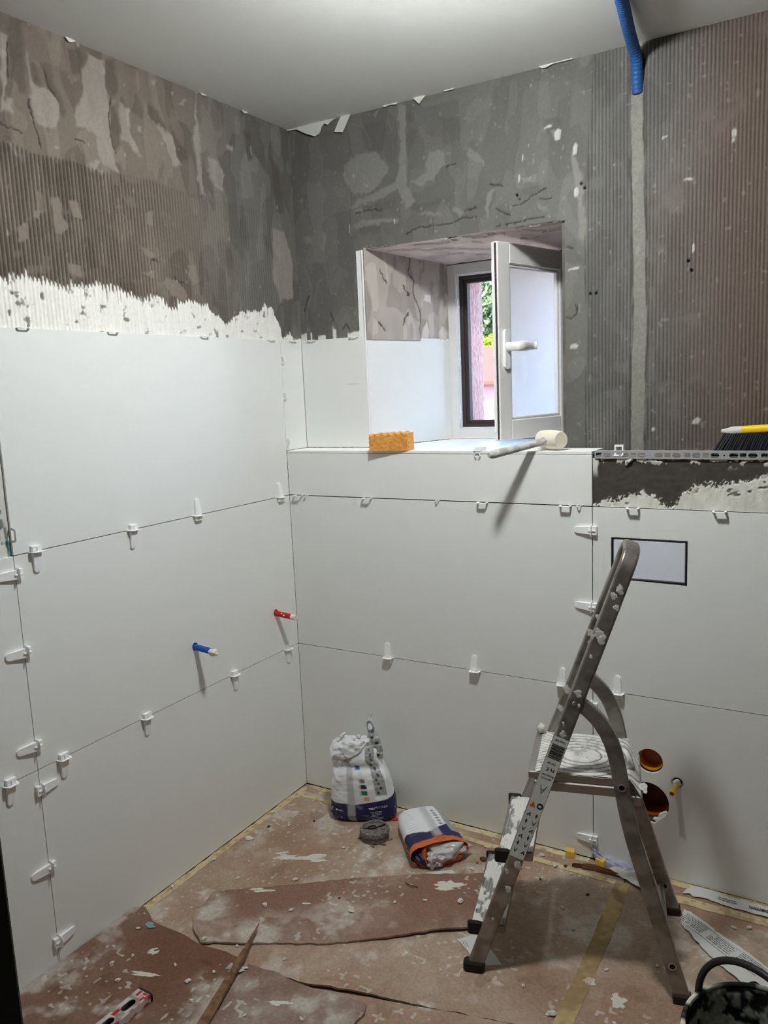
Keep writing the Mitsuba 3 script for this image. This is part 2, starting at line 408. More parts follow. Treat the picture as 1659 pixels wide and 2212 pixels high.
def wall_grid(key, a, b, surf, place, holes=None, mat='m_vertex'):
    A, B = np.meshgrid(a, b)
    h, C = surf(A, B)
    P, F = grid_mesh(a, b, lambda A_, B_: place(A_, B_, h), holes)
    obj(key, (P, F), mat, smooth=True, color=np.clip(C, 0, 1).reshape(-1, 3))


ya = np.r_[np.arange(-2.2, -1.36, .03), np.arange(-1.36, .1475, .0022)]
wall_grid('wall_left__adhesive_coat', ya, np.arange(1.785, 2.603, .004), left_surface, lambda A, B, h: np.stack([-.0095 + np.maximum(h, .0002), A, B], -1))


def niche_surface(A, B):
    C = np.empty(A.shape + (3,)); C[:] = lin((74, 140, 142))
    n = npnoise(A, B, 30, 22, 15, 4)
    w = sst(.44, .50, n + .22 * sst(1.30, 1.42, B)); C = blend(C, (214, 216, 210), w)
    d = sst(.62, .66, npnoise(A, B, 40, 30, 16, 3)); C = blend(C, (120, 128, 124), d * w)
    return .001 + .002 * w * npnoise(A, B, 60, 60, 17, 2), C


wall_grid('wall_left__green_membrane', np.arange(-1.5, YJ + .002, .004), np.arange(H2 - .004, 1.79, .004), niche_surface, lambda A, B, h: np.stack([-.0093 + h, A, B], -1))

# ------------------------------------------------------------------ back wall: half wall with ledge, bare wall, window opening
HL, YD = 1.387, .136
label('wall_back', 'back wall with window opening and a tiled half wall below', kind='structure')
WF = .585                                                # room face of the window frame
opening = trimesh.convex.convex_hull(np.array([(x, y, z) for x, y in ((.288, .10), (1.068, .10), (.416, WF + .005), (.975, WF + .005)) for z in (1.37, 2.128 if y < .3 else 2.106)]))
outer = bx(.44, .95, WF - .02, 1.2, 1.42, 2.075)
bare = trimesh.boolean.difference([bx(-.21, XR + .2, .154, .882, 0.4, 2.6), opening, outer], engine='manifold')
obj('wall_back__masonry', bare, 'm_mortar')
DRAINS = [((1.383, .394), .041), ((1.378, .254), .066)]
TAP = (1.468, .340)
half = cat([bx(-.01, 1.2, .0095, .152, -.006, 1.3775), bx(1.2, XR, .0095, .152, -.006, 1.368)])
half = trimesh.boolean.union([bx(-.01, 1.2, .0095, .152, -.006, 1.3775), bx(1.199, XR, .0095, .152, -.006, 1.368)], engine='manifold')
cut = [cyl([x, -.02, z], [x, .11, z], r + .002) for (x, z), r in DRAINS] + [cyl([TAP[0], -.02, TAP[1]], [TAP[0], .08, TAP[1]], .021), bx(1.259, 1.488, -.02, .05, .981, 1.1185)]
for c in cut: half = trimesh.boolean.difference([half, c], engine='manifold')
obj('wall_back__half_wall', half, 'm_joint')
tile('wall_back__tile', 'y', .0012, 1.1985, .004, H1 - J)
tile('wall_back__tile', 'y', .0012, 1.1985, H1 + J, H2 - .0018)
tile('wall_back__tile', 'y', .0012, 1.1985, H2 + .0018, HL - .0095)
holes = [Point(x, z).buffer(r) for (x, z), r in DRAINS] + [Point(*TAP).buffer(.0185), Polygon([(1.340, .215), (1.352, .188), (1.40, .182), (1.432, .215), (1.42, .24)])]
tile('wall_back__tile', 'y', 1.2012, XR, .004, H1 - J, holes)
tile('wall_back__tile', 'y', 1.2012, XR, H1 + J, H2 - .0018, [Polygon([(1.259, .984), (1.488, .980), (1.488, 1.119), (1.259, 1.118)])])
# tile edge chipped white where the lower drain was cut
obj('wall_back__drain_mortar', cat([xform(blob((.022, .006, .012), 3), frame([1.425, .010, .212], [.8, 0, .6], [0, 1, 0], [-.6, 0, .8])), xform(blob((.014, .005, .008), 4), frame([1.408, .010, .194], [1, 0, 0], [0, 1, 0], [0, 0, 1]))]), 'm_plaster_flap', smooth=True)
# ledge and sill tiles
led = Polygon([(.0015, 0), (1.198, 0), (1.198, .1335), (1.062, .1335), (.982, WF - .002), (.432, WF - .002), (.309, .1335), (.0015, .1335)])
led = led.difference(LineString([(.62, .1336), (.62, 1)]).buffer(.0007))
for g in sorted(led.geoms, key=lambda g: g.centroid.x) if hasattr(led, 'geoms') else [led]:
    m = extrude(g, .0082); m.apply_translation([0, 0, HL - .0082]); obj('wall_back__ledge_tile', m, 'm_tile_light')
# upright tile between the corner and the window, and on the window's left reveal
m = extrude(sbox(.0015, HL + .0018, .297, H3), .009)
obj('wall_back__tile', xform(m, frame([0, YD + .009, 0], [1, 0, 0], [0, 0, 1], [0, -1, 0])), 'm_tile')
ra, rb = np.array([.303, .139]), np.array([.428, WF - .002]); rl = np.linalg.norm(rb - ra); rd = (rb - ra) / rl; rn = np.array([rd[1], -rd[0]])
m = extrude(sbox(0, HL + .0015, rl, H3 - .006), .009)
obj('wall_back__reveal_tile', xform(m, frame([*(ra - rn * .0065), 0], [*rd, 0], [0, 0, 1], [*rn, 0])), 'm_tile_light')
obj('wall_back__corner_bead', cat([cbox(.2965, .3035, .1335, .141, HL + .001, 2.122, .002), bx(.27, .298, .1435, .1447, HL + .42, 2.122)]), 'm_white_plastic')
obj('wall_back__scratch_line', bx(.205, .264, YD - .0003, YD + .0005, 1.6315, 1.6327), 'm_ink_line')
B_LIGHT = [[(.471,2.6),(.5,2.582),(.491,2.387),(.496,2.324),(.523,2.264),(.485,2.238),(.451,2.331),(.468,2.453)],[(.259,2.277),(.285,2.306),(.357,2.314),(.452,2.344),(.458,2.318),(.372,2.286),(.284,2.28)],[(.236,2.43),(.294,2.465),(.38,2.45),(.423,2.38),(.342,2.317),(.262,2.322),(.232,2.379)],[(.581,2.421),(.645,2.409),(.651,2.372),(.592,2.321),(.54,2.311),(.511,2.328),(.571,2.349)],[(.667,2.218),(.688,2.221),(.708,2.2),(.701,2.189),(.673,2.196)],[(1.026,2.408),(1.053,2.403),(1.05,2.365),(1.037,2.373)],[(.924,2.273),(.974,2.274),(.98,2.253),(.936,2.254)],[(.973,2.191),(1.011,2.174),(1.014,2.162),(.986,2.172)],[(.247,2.213),(.305,2.225),(.384,2.22),(.446,2.218),(.453,2.204),(.383,2.204),(.279,2.202)],[(.536,2.218),(.609,2.214),(.623,2.203),(.551,2.207)],[(.728,2.406),(.768,2.381),(.794,2.347),(.794,2.336),(.741,2.363)],[(.118,2.217),(.138,2.201),(.124,2.128),(.109,2.157)],[(.025,2.202),(.069,2.203),(.075,2.168),(.041,2.179)],[(.799,2.252),(.845,2.263),(.819,2.249),(.803,2.168),(.794,2.187)]]
B_DARK = [[(.307,2.545),(.401,2.565),(.458,2.492),(.454,2.393),(.424,2.411),(.396,2.454),(.334,2.465)],[(.504,2.508),(.548,2.505),(.531,2.454),(.5,2.41)],[(.627,2.52),(.71,2.504),(.701,2.435),(.645,2.427)],[(.283,2.267),(.387,2.284),(.449,2.281),(.432,2.252),(.386,2.252)],[(.508,2.253),(.567,2.257),(.668,2.26),(.66,2.243),(.536,2.224),(.492,2.243)],[(1.002,2.446),(1.056,2.436),(1.056,2.358),(1.019,2.387)],[(-.061,2.136),(-.031,2.111),(-.032,2.034),(-.056,2.022)],[(.272,2.216),(.383,2.201),(.374,2.17),(.286,2.181)],[(.506,2.556),(.536,2.562),(.534,2.532),(.504,2.514)]]
B_CRACK = [[(.274,2.255),(.323,2.261),(.386,2.255)],[(.481,2.156),(.542,2.173),(.6,2.169),(.665,2.169),(.707,2.179),(.763,2.174)],[(.829,2.135),(.882,2.139),(.928,2.139),(.966,2.145),(.998,2.141)],[(.89,2.194),(.922,2.192),(.955,2.214),(1.005,2.229)],[(.813,2.274),(.859,2.263)],[(.831,2.194),(.883,2.163)],[(.65,2.357),(.685,2.363)],[(.192,1.84),(.206,1.86),(.221,1.838)],[(.136,1.907),(.151,1.874)],[(.04,1.978),(.025,1.951),(.014,1.924)],[(.715,2.202),(.764,2.207)],[(1.069,1.818),(1.088,1.81),(1.106,1.821),(1.106,1.85)],[(1.074,2.039),(1.095,2.03)],[(.986,2.2),(1.023,2.198)]]
B_FLECK = [(.274,2.388,.0017,.0068),(.455,2.245,.0011,.0051),(.438,2.207,.0023,.0114),(.243,2.207,.0023,.0159),(-.017,2.238,.0017,.0136),(.931,2.341,.0023,.0114),(.917,2.274,.0034,.0136),(.961,2.554,.0011,.0051),(.949,2.372,.0011,.0045),(.149,1.836,.004,.0227),(1.095,1.967,.0159,.0034),(1.1,1.721,.0148,.008),(.027,1.852,.0017,.0085),(.956,2.274,.0017,.0034),(1.103,2.205,.0034,.0114),(1.381,2.317,.0096,.0039),(1.571,2.295,.0067,.0125),(1.571,2.275,.0048,.0077),(1.449,2.186,.0144,.0039),(1.228,2.266,.0024,.0024),(1.395,2.612,.0014,.0014),(1.019,2.417,.0144,.0048),(1.049,2.388,.012,.0193),(1.105,2.336,.0077,.0193),(1.109,2.203,.0067,.0144),(1.108,1.968,.0116,.0039),(1.465,1.987,.0039,.0144),(1.482,1.471,.013,.0095),(1.355,1.447,.0043,.0069),(1.444,1.414,.0022,.0022),(1.149,1.407,.0022,.0022)]
B_HOLE = [(1.124,2.227),(1.135,2.211),(1.152,1.883),(1.172,1.883),(.907,2.226),(.916,2.214),(1.453,1.952),(1.462,1.924)]
CH_C = np.array([(1.30, 1.302), (1.81, 1.3095), (2.05, 1.306), (2.33, 1.297), (2.6, 1.296)])


def back_surface(A, B):
    h, t = smear_field(A, B, 105, 9, 6)
    C = np.empty(A.shape + (3,)); C[:] = lin((104, 103, 99))
    tt = np.clip(t, -1, 1); C = C * (1 + .24 * tt[..., None])
    h = h * .8
    for i, p in enumerate(B_DARK):
        m = poly_in(A, B, p, .008, .01, i + 200); C = blend(C, (86, 85, 81), .6 * m)
    for i, p in enumerate(B_LIGHT):
        m = poly_in(A, B, p, .005, .01, 220 + i); C = blend(C, (126, 125, 120), .75 * m); h = h + .0016 * m
    # combed field on the right
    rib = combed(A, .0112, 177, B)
    e = 1.135 + .02 * sst(2.0, 2.6, B) + .012 * (npnoise(A, B, 20, 9, 178, 3) - .5) * 2
    field = sst(-.004, .004, A - e)
    brown = sst(1.15, 1.75, A + .3 * (npnoise(A, B, 3, 2, 179) - .5)) * field
    C = C * (1 - brown[..., None]) + lin((105, 92, 85)) * brown[..., None]
    worn = sst(.66, .80, npnoise(A, B, 12, 14, 180, 3))
    strength = field * (.55 + .45 * npnoise(A, B, 9, 5, 181, 2)) * (1 - .75 * worn)
    h = h * (1 - .8 * field) + field * (.0012 + strength * .0036 * rib ** .5)
    C = C * (1 - (strength * .58 * (1 - rib) ** 2.2)[..., None])  # groove occlusion put into the vertex colour, deepest between the ribs
    # smooth pale strip beside the comb marks
    m = poly_in(A, B, [(1.09, 2.33), (1.112, 2.30), (1.128, 2.25), (1.128, 2.16), (1.142, 2.11), (1.136, 2.05), (1.115, 2.06), (1.112, 2.2), (1.098, 2.26)], .004, .006, 240)
    C = blend(C, (134, 132, 126), .7 * m); h = h * (1 - m) + .003 * m
    # the filled chase running up to the blue conduit
    c = np.interp(B, CH_C[:, 0], CH_C[:, 1]); hw = .018 + .0035 * (npnoise(A, B, 50, 26, 241, 3) - .5) * 2 + .003 * sst(2.0, 1.6, B)
    d = np.abs(A - c); on = sst(hw + .0015, hw - .0015, d)
    rim = sst(hw + .015, hw + .001, d) * (1 - on) * sst(.34, .5, npnoise(A, B, 40, 16, 242, 3))
    C = blend(C, (72, 67, 62), .75 * rim); h = h * (1 - rim) + .0003 * rim
    C = C * (1 - on[..., None]) + (lin((128, 126, 120)) * (.82 + .36 * npnoise(A, B, 160, 160, 243, 2))[..., None]) * on[..., None]
    h = h * (1 - on) + (.0032 + .0012 * npnoise(A, B, 120, 120, 244, 2)) * on
    # mouth of the chase around the conduit
    mo = sst(.024, .018, np.hypot(A - 1.30, (B - 2.545) * .55)) * sst(2.515, 2.53, B); C = blend(C, (40, 37, 35), .9 * mo); h = h - .006 * mo
    for i, p in enumerate(B_CRACK):
        m = line_in(A, B, p, .0030, .004, 250 + i); C = blend(C, (50, 48, 45), .8 * m); h = h - .003 * m
    for i, (x, z, w, hh) in enumerate(B_FLECK):
        m = poly_in(A, B, [(x - w, z - hh), (x + w * .6, z - hh * .8), (x + w, z + hh * .5), (x + w * .1, z + hh), (x - w * .9, z + hh * .4)], .002, .004, 270 + i)
        C = blend(C, (196, 193, 186), .75 * m); h = h + .001 * m
    for x, z in B_HOLE:
        m = sst(.0052, .004, np.hypot(A - x, B - z)); C = blend(C, (18, 16, 15), m); h = h - .006 * m
    # white smears of tile adhesive along the tile edge
    n = npnoise(A, B, 40, 30, 260, 3)
    for x0, x1, z0 in ((-.01, .02, 1.835), (.075, .11, 1.822), (.215, .275, 1.825), (.04, .045, 1.84), (.148, .16, 1.838)):
        m = sst(.003, -.001, np.abs(A - (x0 + x1) / 2) - (x1 - x0) / 2) * sst(.006, -.003, B - z0 - .02 * (n - .5)); C = blend(C, (226, 225, 218), m * .9); h = h + .002 * m
    edge = sst(.014, .0, np.abs(B - 1.372)) * sst(1.19, 1.22, A) * sst(.5, .56, n); C = blend(C, (180, 174, 164), .5 * edge)
    dust = sst(.80, .86, npnoise(A, B, 60, 60, 261, 2)); C = blend(C, (150, 147, 140), .35 * dust)
    C = C * (.9 + .2 * npnoise(A, B, 300, 220, 262, 2))[..., None]
    return h, C


xa = np.r_[np.arange(-.012, 1.80, .0021), np.arange(1.80, XR + .02, .03)]
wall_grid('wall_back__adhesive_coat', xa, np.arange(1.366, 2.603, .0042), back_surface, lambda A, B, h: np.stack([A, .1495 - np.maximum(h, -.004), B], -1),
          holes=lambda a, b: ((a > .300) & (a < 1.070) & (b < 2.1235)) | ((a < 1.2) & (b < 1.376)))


def front_patch(A, B):
    C = np.empty(A.shape + (3,)); C[:] = lin((70, 65, 60)); C *= (.75 + .5 * npnoise(A, B, 50, 90, 301, 3))[..., None]
    top = np.interp(A, [1.2, 1.24, 1.29, 1.33, 1.36, 1.40, 1.42, 1.45, 1.47, 1.52, 1.56, 1.60, 1.64, 1.70, 2.3], [1.218, 1.228, 1.24, 1.255, 1.262, 1.245, 1.228, 1.222, 1.262, 1.288, 1.292, 1.298, 1.30, 1.325, 1.33])
    n = npnoise(A, B, 60, 60, 302, 3) - .5; n2 = npnoise(A, B, 260, 200, 303, 2) - .5
    gap = top - B + .030 * n + .03 * n2
    w = sst(-.003, .004, gap)
    scr = sst(.12, .17, npnoise(A, B, 26, 44, 304, 4) - .5) * sst(.0, .03, gap); w = w * (1 - .85 * scr)
    w = np.maximum(w, sst(.012, .008, np.abs(A - 1.205) + .012 * n) * sst(1.30, 1.33, B) * .9)
    w = np.maximum(w, sst(.19, .22, n + .3 * sst(1.34, 1.372, B)) * sst(1.33, 1.36, B) * .8)
    C = C * (1 - w[..., None]) + (lin((216, 214, 205)) * (.85 + .25 * npnoise(A, B, 90, 40, 305, 2))[..., None]) * w[..., None]
    return .0002 + .0035 * w + .002 * npnoise(A, B, 90, 70, 306, 3), C


wall_grid('wall_back__ledge_adhesive', np.r_[np.arange(1.2005, 1.78, .0022), XR], np.arange(1.2135, 1.369, .0024), front_patch, lambda A, B, h: np.stack([A, .009 - h, B], -1))
m = cbox(1.2005, XR, .0095, .149, 1.3675, 1.3705, .001); obj('wall_back__ledge_screed', m, 'm_mortar')
# rough plaster of the window reveal and soffit
ul = rl


def reveal_surface(A, B):
    h, t = smear_field(A, B, 405, 12, 6); C = np.empty(A.shape + (3,)); C[:] = lin((174, 166, 158)); C = C * (1 + .42 * np.clip(t, -1, 1)[..., None])
    cr = [(.245, 2.10), (.235, 2.06), (.262, 2.02), (.255, 1.98), (.285, 1.93), (.300, 1.88), (.290, 1.84), (.292, 1.80)]
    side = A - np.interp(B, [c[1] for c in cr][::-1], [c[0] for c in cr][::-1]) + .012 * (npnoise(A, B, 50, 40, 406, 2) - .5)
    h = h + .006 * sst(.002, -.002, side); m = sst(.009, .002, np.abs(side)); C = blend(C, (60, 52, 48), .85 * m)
    for i, p in enumerate([[(.08, 2.05), (.11, 2.01)], [(.2, 2.0), (.23, 1.97)], [(.06, 1.86), (.09, 1.83)], [(.22, 1.90), (.20, 1.87), (.19, 1.85)]]):
        m = line_in(A, B, p, .0055, .008, 410 + i); C = blend(C, (62, 54, 50), .8 * m); h = h - .003 * m
    for i, p in enumerate([[(.30, 1.80), (.31, 1.84), (.335, 1.87), (.345, 1.83), (.34, 1.80)], [(.41, 1.80), (.40, 1.83), (.43, 1.855), (.455, 1.83), (.45, 1.80)], [(.32, 1.95), (.325, 1.975), (.36, 1.975), (.36, 1.945)]]):
        m = poly_in(A, B, p, .003, .006, 420 + i); C = blend(C, (222, 214, 208), .85 * m); h = h + .002 * m
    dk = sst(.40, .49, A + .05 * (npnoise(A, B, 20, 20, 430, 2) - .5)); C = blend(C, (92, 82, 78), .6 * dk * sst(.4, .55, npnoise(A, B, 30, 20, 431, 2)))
    return h, C


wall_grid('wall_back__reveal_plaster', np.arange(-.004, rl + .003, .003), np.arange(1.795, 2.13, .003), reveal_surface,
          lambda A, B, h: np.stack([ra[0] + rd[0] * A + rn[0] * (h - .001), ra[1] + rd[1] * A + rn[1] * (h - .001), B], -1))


def soffit_surface(A, B):
    h, t = smear_field(A, B, 505, 7, 10); C = np.empty(A.shape + (3,)); C[:] = lin((192, 182, 178)); C = C * (1 + .25 * np.clip(t, -1, 1)[..., None])
    for i, p in enumerate([[(.74, .20), (.80, .19), (.86, .22), (.93, .21), (.99, .27), (1.03, .26)], [(.46, .30), (.54, .31), (.60, .36), (.68, .42), (.76, .41)], [(.66, .16), (.72, .18), (.76, .22), (.80, .19)], [(.50, .20), (.56, .22), (.60, .21)], [(.38, .23), (.42, .25), (.46, .25)], [(.88, .32), (.91, .34), (.94, .31)], [(.60, .21), (.66, .19)], [(.70, .27), (.71, .30)], [(.50, .42), (.54, .43)], [(.58, .50), (.62, .51)], [(.95, .17), (1.0, .19), (1.05, .17)]]):
        m = line_in(A, B, p, .0095, .012, 510 + i); C = blend(C, (52, 45, 43), .9 * m); h = h - .008 * m + .005 * line_in(A, B + .016, p, .016, .012, 510 + i)
    return h, C


def soffit_place(A, B, h):
    s = (B - .139) / (WF - .139)
    x = (1 - s) * (.30 + (A - .30) * 1.0) + s * (.428 + (A - .30) * (.975 - .428) / (1.07 - .30))
    return np.stack([x, B, 2.1245 - .02 * s - h], -1)


wall_grid('wall_back__soffit_plaster', np.arange(.298, 1.073, .0034), np.arange(.139, WF + .008, .0034), soffit_surface, soffit_place)
# sunlit roughcast on the outside reveal
def out_surface(A, B):
    n = npnoise(A, B, 120, 60, 601, 3); C = np.empty(A.shape + (3,)); C[:] = lin((208, 170, 164)); C *= (.72 + .55 * npnoise(A, B, 160, 90, 602, 2))[..., None]
    return .007 * n, C


wall_grid('wall_back__outside_roughcast', np.arange(WF + .06, .884, .004), np.arange(1.40, 2.09, .004), out_surface, lambda A, B, h: np.stack([.447 + h + .02 * (A - .7), A, B], -1))

# ------------------------------------------------------------------ window
label('window_1', 'white plastic window with its frosted sash swung open into the room', kind='structure')
def frame_mesh(x0, x1, z0, z1, w, y0, y1, c=.003):
    return cat([cbox(x0, x0 + w, y0, y1, z0, z1, c), cbox(x1 - w, x1, y0, y1, z0, z1, c), cbox(x0 + w - .001, x1 - w + .001, y0, y1, z0, z0 + w, c), cbox(x0 + w - .001, x1 - w + .001, y0, y1, z1 - w, z1, c)])


obj('window_1__frame', cat([frame_mesh(.425, .985, 1.3885, 2.098, .043, WF, WF + .018), frame_mesh(.425, .985, 1.3885, 2.098, .046, WF + .017, WF + .03)]), 'm_pvc')
obj('window_1__rebate', cat([frame_mesh(.428, .982, 1.392, 2.095, .056, WF + .03, WF + .042), frame_mesh(.428, .982, 1.392, 2.095, .070, WF + .042, WF + .075)]), 'm_gasket')
obj('window_1__sill_trim', cbox(.42, .99, WF - .012, WF + .01, HL, HL + .009, .002), 'm_pvc')
for z in (1.50, 1.72, 1.93):
    obj('window_1__strike_plate', cat([cbox(.4665, .4705, WF + .004, WF + .02, z - .03, z + .03, .001), cbox(.4665, .475, WF + .006, WF + .016, z - .008, z + .004, .001)]), 'm_white_plastic')
obj('window_1__strike_plate', cbox(.498, .553, WF + .012, WF + .024, 1.431, 1.4345, .001), 'm_white_plastic')
P0, P1 = np.array([.832, .150]), np.array([.948, .588])
SW = np.linalg.norm(P1 - P0); sx = (P1 - P0) / SW; sn = np.array([sx[1], -sx[0]])       # inside face looks along sn (+x)
SM = frame([*P0, 0], [*sx, 0], [0, 0, 1], [*(-sn), 0])                                 # local: x along the sash, y up, z into its thickness
if np.linalg.det(SM[:3, :3]) < 0: pass
Z0, Z1, PW, TH = 1.409, 2.090, .072, .028


def sash_box(x0, x1, y0, y1, z0, z1, c=.002):
    m = cbox(x0, x1, y0, y1, z0, z1, c); m = xform(m, SM)
    if m.volume < 0: m.invert()
    return m


obj('window_1__sash', cat([sash_box(0, PW, Z0, Z1, 0, TH, .004), sash_box(SW - PW, SW, Z0, Z1, 0, TH, .004), sash_box(PW - .003, SW - PW + .003, Z0, Z0 + PW, 0, TH, .004), sash_box(PW - .003, SW - PW + .003, Z1 - PW, Z1, 0, TH, .004),
                           sash_box(PW, PW + .01, Z0 + PW, Z1 - PW, .006, .024, .003), sash_box(SW - PW - .01, SW - PW, Z0 + PW, Z1 - PW, .006, .024, .003), sash_box(PW, SW - PW, Z0 + PW, Z0 + PW + .01, .006, .024, .003), sash_box(PW, SW - PW, Z1 - PW - .01, Z1 - PW, .006, .024, .003)]), 'm_pvc')
obj('window_1__sash__gasket', sash_box(-.003, .002, Z0 + .006, Z1 - .006, .004, .011, .001), 'm_gasket')
obj('window_1__sash__lock_rail', sash_box(-.003, .001, Z0 + .03, Z1 - .06, .015, .024, .001), 'm_white_plastic')
g = xform(trimesh.Trimesh([[PW, Z0 + PW, .02], [SW - PW, Z0 + PW, .02], [SW - PW, Z1 - PW, .02], [PW, Z1 - PW, .02]], [[0, 1, 2], [0, 2, 3]]), SM)
obj('window_1__sash__frosted_pane', g, 'm_frost')
hz = 1.735
rose = extrude(sbox(.023, hz - .075, .052, hz + .06).buffer(-.012).buffer(.012), .011)
rose = xform(xform(rose, frame([0, 0, -.0105], [1, 0, 0], [0, 1, 0], [0, 0, 1])), SM)
lev = spline([(.037, hz, -.006), (.037, hz, -.030), (.046, hz, -.044), (.085, hz + .001, -.046), (.165, hz + .003, -.044)], 24)
r = np.r_[np.full(6, .011), np.linspace(.012, .0125, 8), np.linspace(.0125, .0095, 10)]
lv = tube(lev, r, 14); v = np.array(lv.vertices); v[:, 1] = hz + (v[:, 1] - hz) * 1.45; lv.vertices = v
lv = xform(lv, SM)
for m_ in (rose, lv):
    if m_.volume < 0: m_.invert()
obj('window_1__sash__handle', cat([rose, lv]), 'm_white_plastic', smooth=40)
for z in (1.47, 2.03):
    m = cyl([P1[0] + .012, P1[1] - .006, z - .035], [P1[0] + .012, P1[1] - .006, z + .035], .009, 16)
    obj('window_1__hinge', m, 'm_white_plastic', smooth=40)

# ------------------------------------------------------------------ ceiling lamp (just above the frame)
t = thing('ceiling_lamp', 'bare round bulb hanging just below the white ceiling', 'lamp')
lx, ly, lz = LAMP_POS
obj(t + '__rose', lathe([(0, 2.6), (.045, 2.6), (.045, 2.585), (.012, 2.575), (0, 2.575)], [lx, ly, 0]), 'm_white_plastic', smooth=40)
obj(t + '__holder', lathe([(0, 2.578), (.014, 2.578), (.018, 2.56), (.018, lz + LAMP_RAD * .8), (0, lz + LAMP_RAD * .8)], [lx, ly, 0]), 'm_white_plastic', smooth=40)
am = np.radians(np.linspace(-90, LAMP_CUT, 22))
prof = [(LAMP_RAD * math.cos(q), LAMP_RAD * math.sin(q)) for q in am]
k = obj(t + '__bulb', lathe(prof + [(0, prof[-1][1])], LAMP_POS), 'm_white_plastic', smooth=60)
scene[k]['emitter'] = {'type': 'area', 'radiance': {'type': 'rgb', 'value': [LAMP * .975, LAMP * 1.0, LAMP * 1.0]}}
zc = prof[-1][1]; rc_ = prof[-1][0] + .002
obj(t + '__added_light_cap', lathe([(0, zc + .001), (rc_, zc + .001), (rc_ * .96, zc + .012), (.018, zc + .032), (0, zc + .032)], LAMP_POS), 'm_white_plastic', smooth=40)  # opaque cap added over the bulb to keep its light off the ceiling

# ------------------------------------------------------------------ step ladder
bsdf('m_alu', speckle((152, 147, 141), (124, 118, 112), 22, .4, .66), 0.42, 0.5, .72)
bsdf('m_alu_plain', L3(165, 160, 154), 0.38, 0.5, .8)
bsdf('m_rubber', L3(26, 22, 21), 0.7, 0.3)
bsdf('m_rubber_brown', L3(48, 34, 30), 0.7, 0.3)
bsdf('m_steel', L3(190, 190, 188), 0.25, 0.5, .9)
bsdf('m_splat', L3(196, 193, 186), 0.9, 0.1)
bsdf('m_label', L3(208, 212, 210), 0.45, 0.4)
bsdf('m_ink', L3(38, 38, 40), 0.6, 0.2)
bsdf('m_ink_grey', L3(110, 112, 112), 0.6, 0.2)
bsdf('m_orange', L3(214, 110, 48), 0.6, 0.3)
bsdf('m_navy', L3(32, 30, 66), 0.5, 0.3)
LA = np.array([1.058, -.663, 0.0]); LE = np.array([.967, .254, 0]); LU = np.array([-.254, .967, 0])
LM = frame(LA, LE, LU, [0, 0, 1])                    # ladder: s along the spread, t across the rails, z up
W0, KT, SL = .372, .09, .3585


def lad(m):
    return xform(m, LM)


def bar(path, w, th, side, c=.004, cap=True):
    """A rounded rectangular bar along a path; side gives the direction of its width at each point."""
    p = np.asarray(path, float); n = len(p)
    tg = np.gradient(p, axis=0); tg /= np.linalg.norm(tg, axis=1, keepdims=True)
    side = np.broadcast_to(np.asarray(side, float), (n, 3))
    prof = []
    for cx, cy, a0 in ((w / 2 - c, th / 2 - c, 0), (-w / 2 + c, th / 2 - c, 90), (-w / 2 + c, -th / 2 + c, 180), (w / 2 - c, -th / 2 + c, 270)):
        for a in np.radians(np.linspace(a0, a0 + 90, 4)): prof.append((cx + c * math.cos(a), cy + c * math.sin(a)))
    prof = np.array(prof); k = len(prof); V = []
    for i in range(n):
        s = side[i] - tg[i] * (side[i] @ tg[i]); s /= np.linalg.norm(s); q = np.cross(tg[i], s)
        V.append(p[i] + prof[:, :1] * s + prof[:, 1:] * q)
    V = np.vstack(V); F = []
    for i in range(n - 1):
        for j in range(k):
            a, b = i * k + j, i * k + (j + 1) % k
            F += [[a, b, b + k], [a, b + k, a + k]]
    if cap:
        for base, flip in ((0, True), ((n - 1) * k, False)):
            cidx = len(V); V = np.vstack([V, V[base:base + k].mean(0)])
            for j in range(k):
                f = [cidx, base + j, base + (j + 1) % k]; F.append(f[::-1] if flip else f)
    m = trimesh.Trimesh(V, F, process=False)
    if m.volume < 0: m.invert()
    return m


t = thing('step_ladder', 'aluminium step ladder smeared with white plaster standing on the brown floor boards', 'ladder')
def near_t(z): return KT * z
def far_t(z): return W0 - KT * z
zs = np.linspace(.012, 1.082, 14)
path = [(SL * z - .004, near_t(z), z) for z in zs]
zt = 1.082; mid = W0 / 2; hw = mid - near_t(zt)
for a in np.linspace(0, 180, 13)[1:-1]:
    z = zt + .088 * math.sin(math.radians(a)) ** .6
    tt = mid - hw * math.copysign(abs(math.cos(math.radians(a))) ** .6, math.cos(math.radians(a)))
    path.append((SL * z - .004, tt, z))
path += [(SL * z - .004, far_t(z), z) for z in zs[::-1]]
rail = lad(bar(path, .043, .022, unit([1, 0, -SL]), .008))
obj(t + '__front_rail', rail, 'm_alu', smooth=35)
# dried plaster on the rails
sp = []
for i, (z, o, sz) in enumerate([(1.075, .004, .010), (1.06, -.006, .008), (1.03, .012, .007), (.955, -.004, .016), (.945, .006, .010), (.90, -.004, .005), (.80, .0, .009), (.77, .012, .004), (.72, -.01, .004), (.69, .0, .008), (.32, .012, .010), (.30, -.01, .006), (.25, .01, .008), (.16, .0, .004)]):
    sp.append(lad(xform(blob((sz, .0011, sz * 1.3), i, 2, .6, 2), frame([SL * z - .004 + o, near_t(z) - .0108, z], [1, 0, 0], [0, 1, 0], [0, 0, 1]))))
for i, (z, o, sz) in enumerate([(.90, -.006, .012), (.87, 0, .007), (.78, .008, .006), (.72, -.014, .010), (.66, -.012, .008), (.63, .0, .004), (.95, -.01, .006)]):
    sp.append(lad(xform(blob((sz, .0011, sz * 1.2), i + 20, 2, .6, 2), frame([SL * z - .004 + o, far_t(z) - .0108, z], [1, 0, 0], [0, 1, 0], [0, 0, 1]))))
obj(t + '__plaster_splash', cat(sp), 'm_splat', smooth=True)
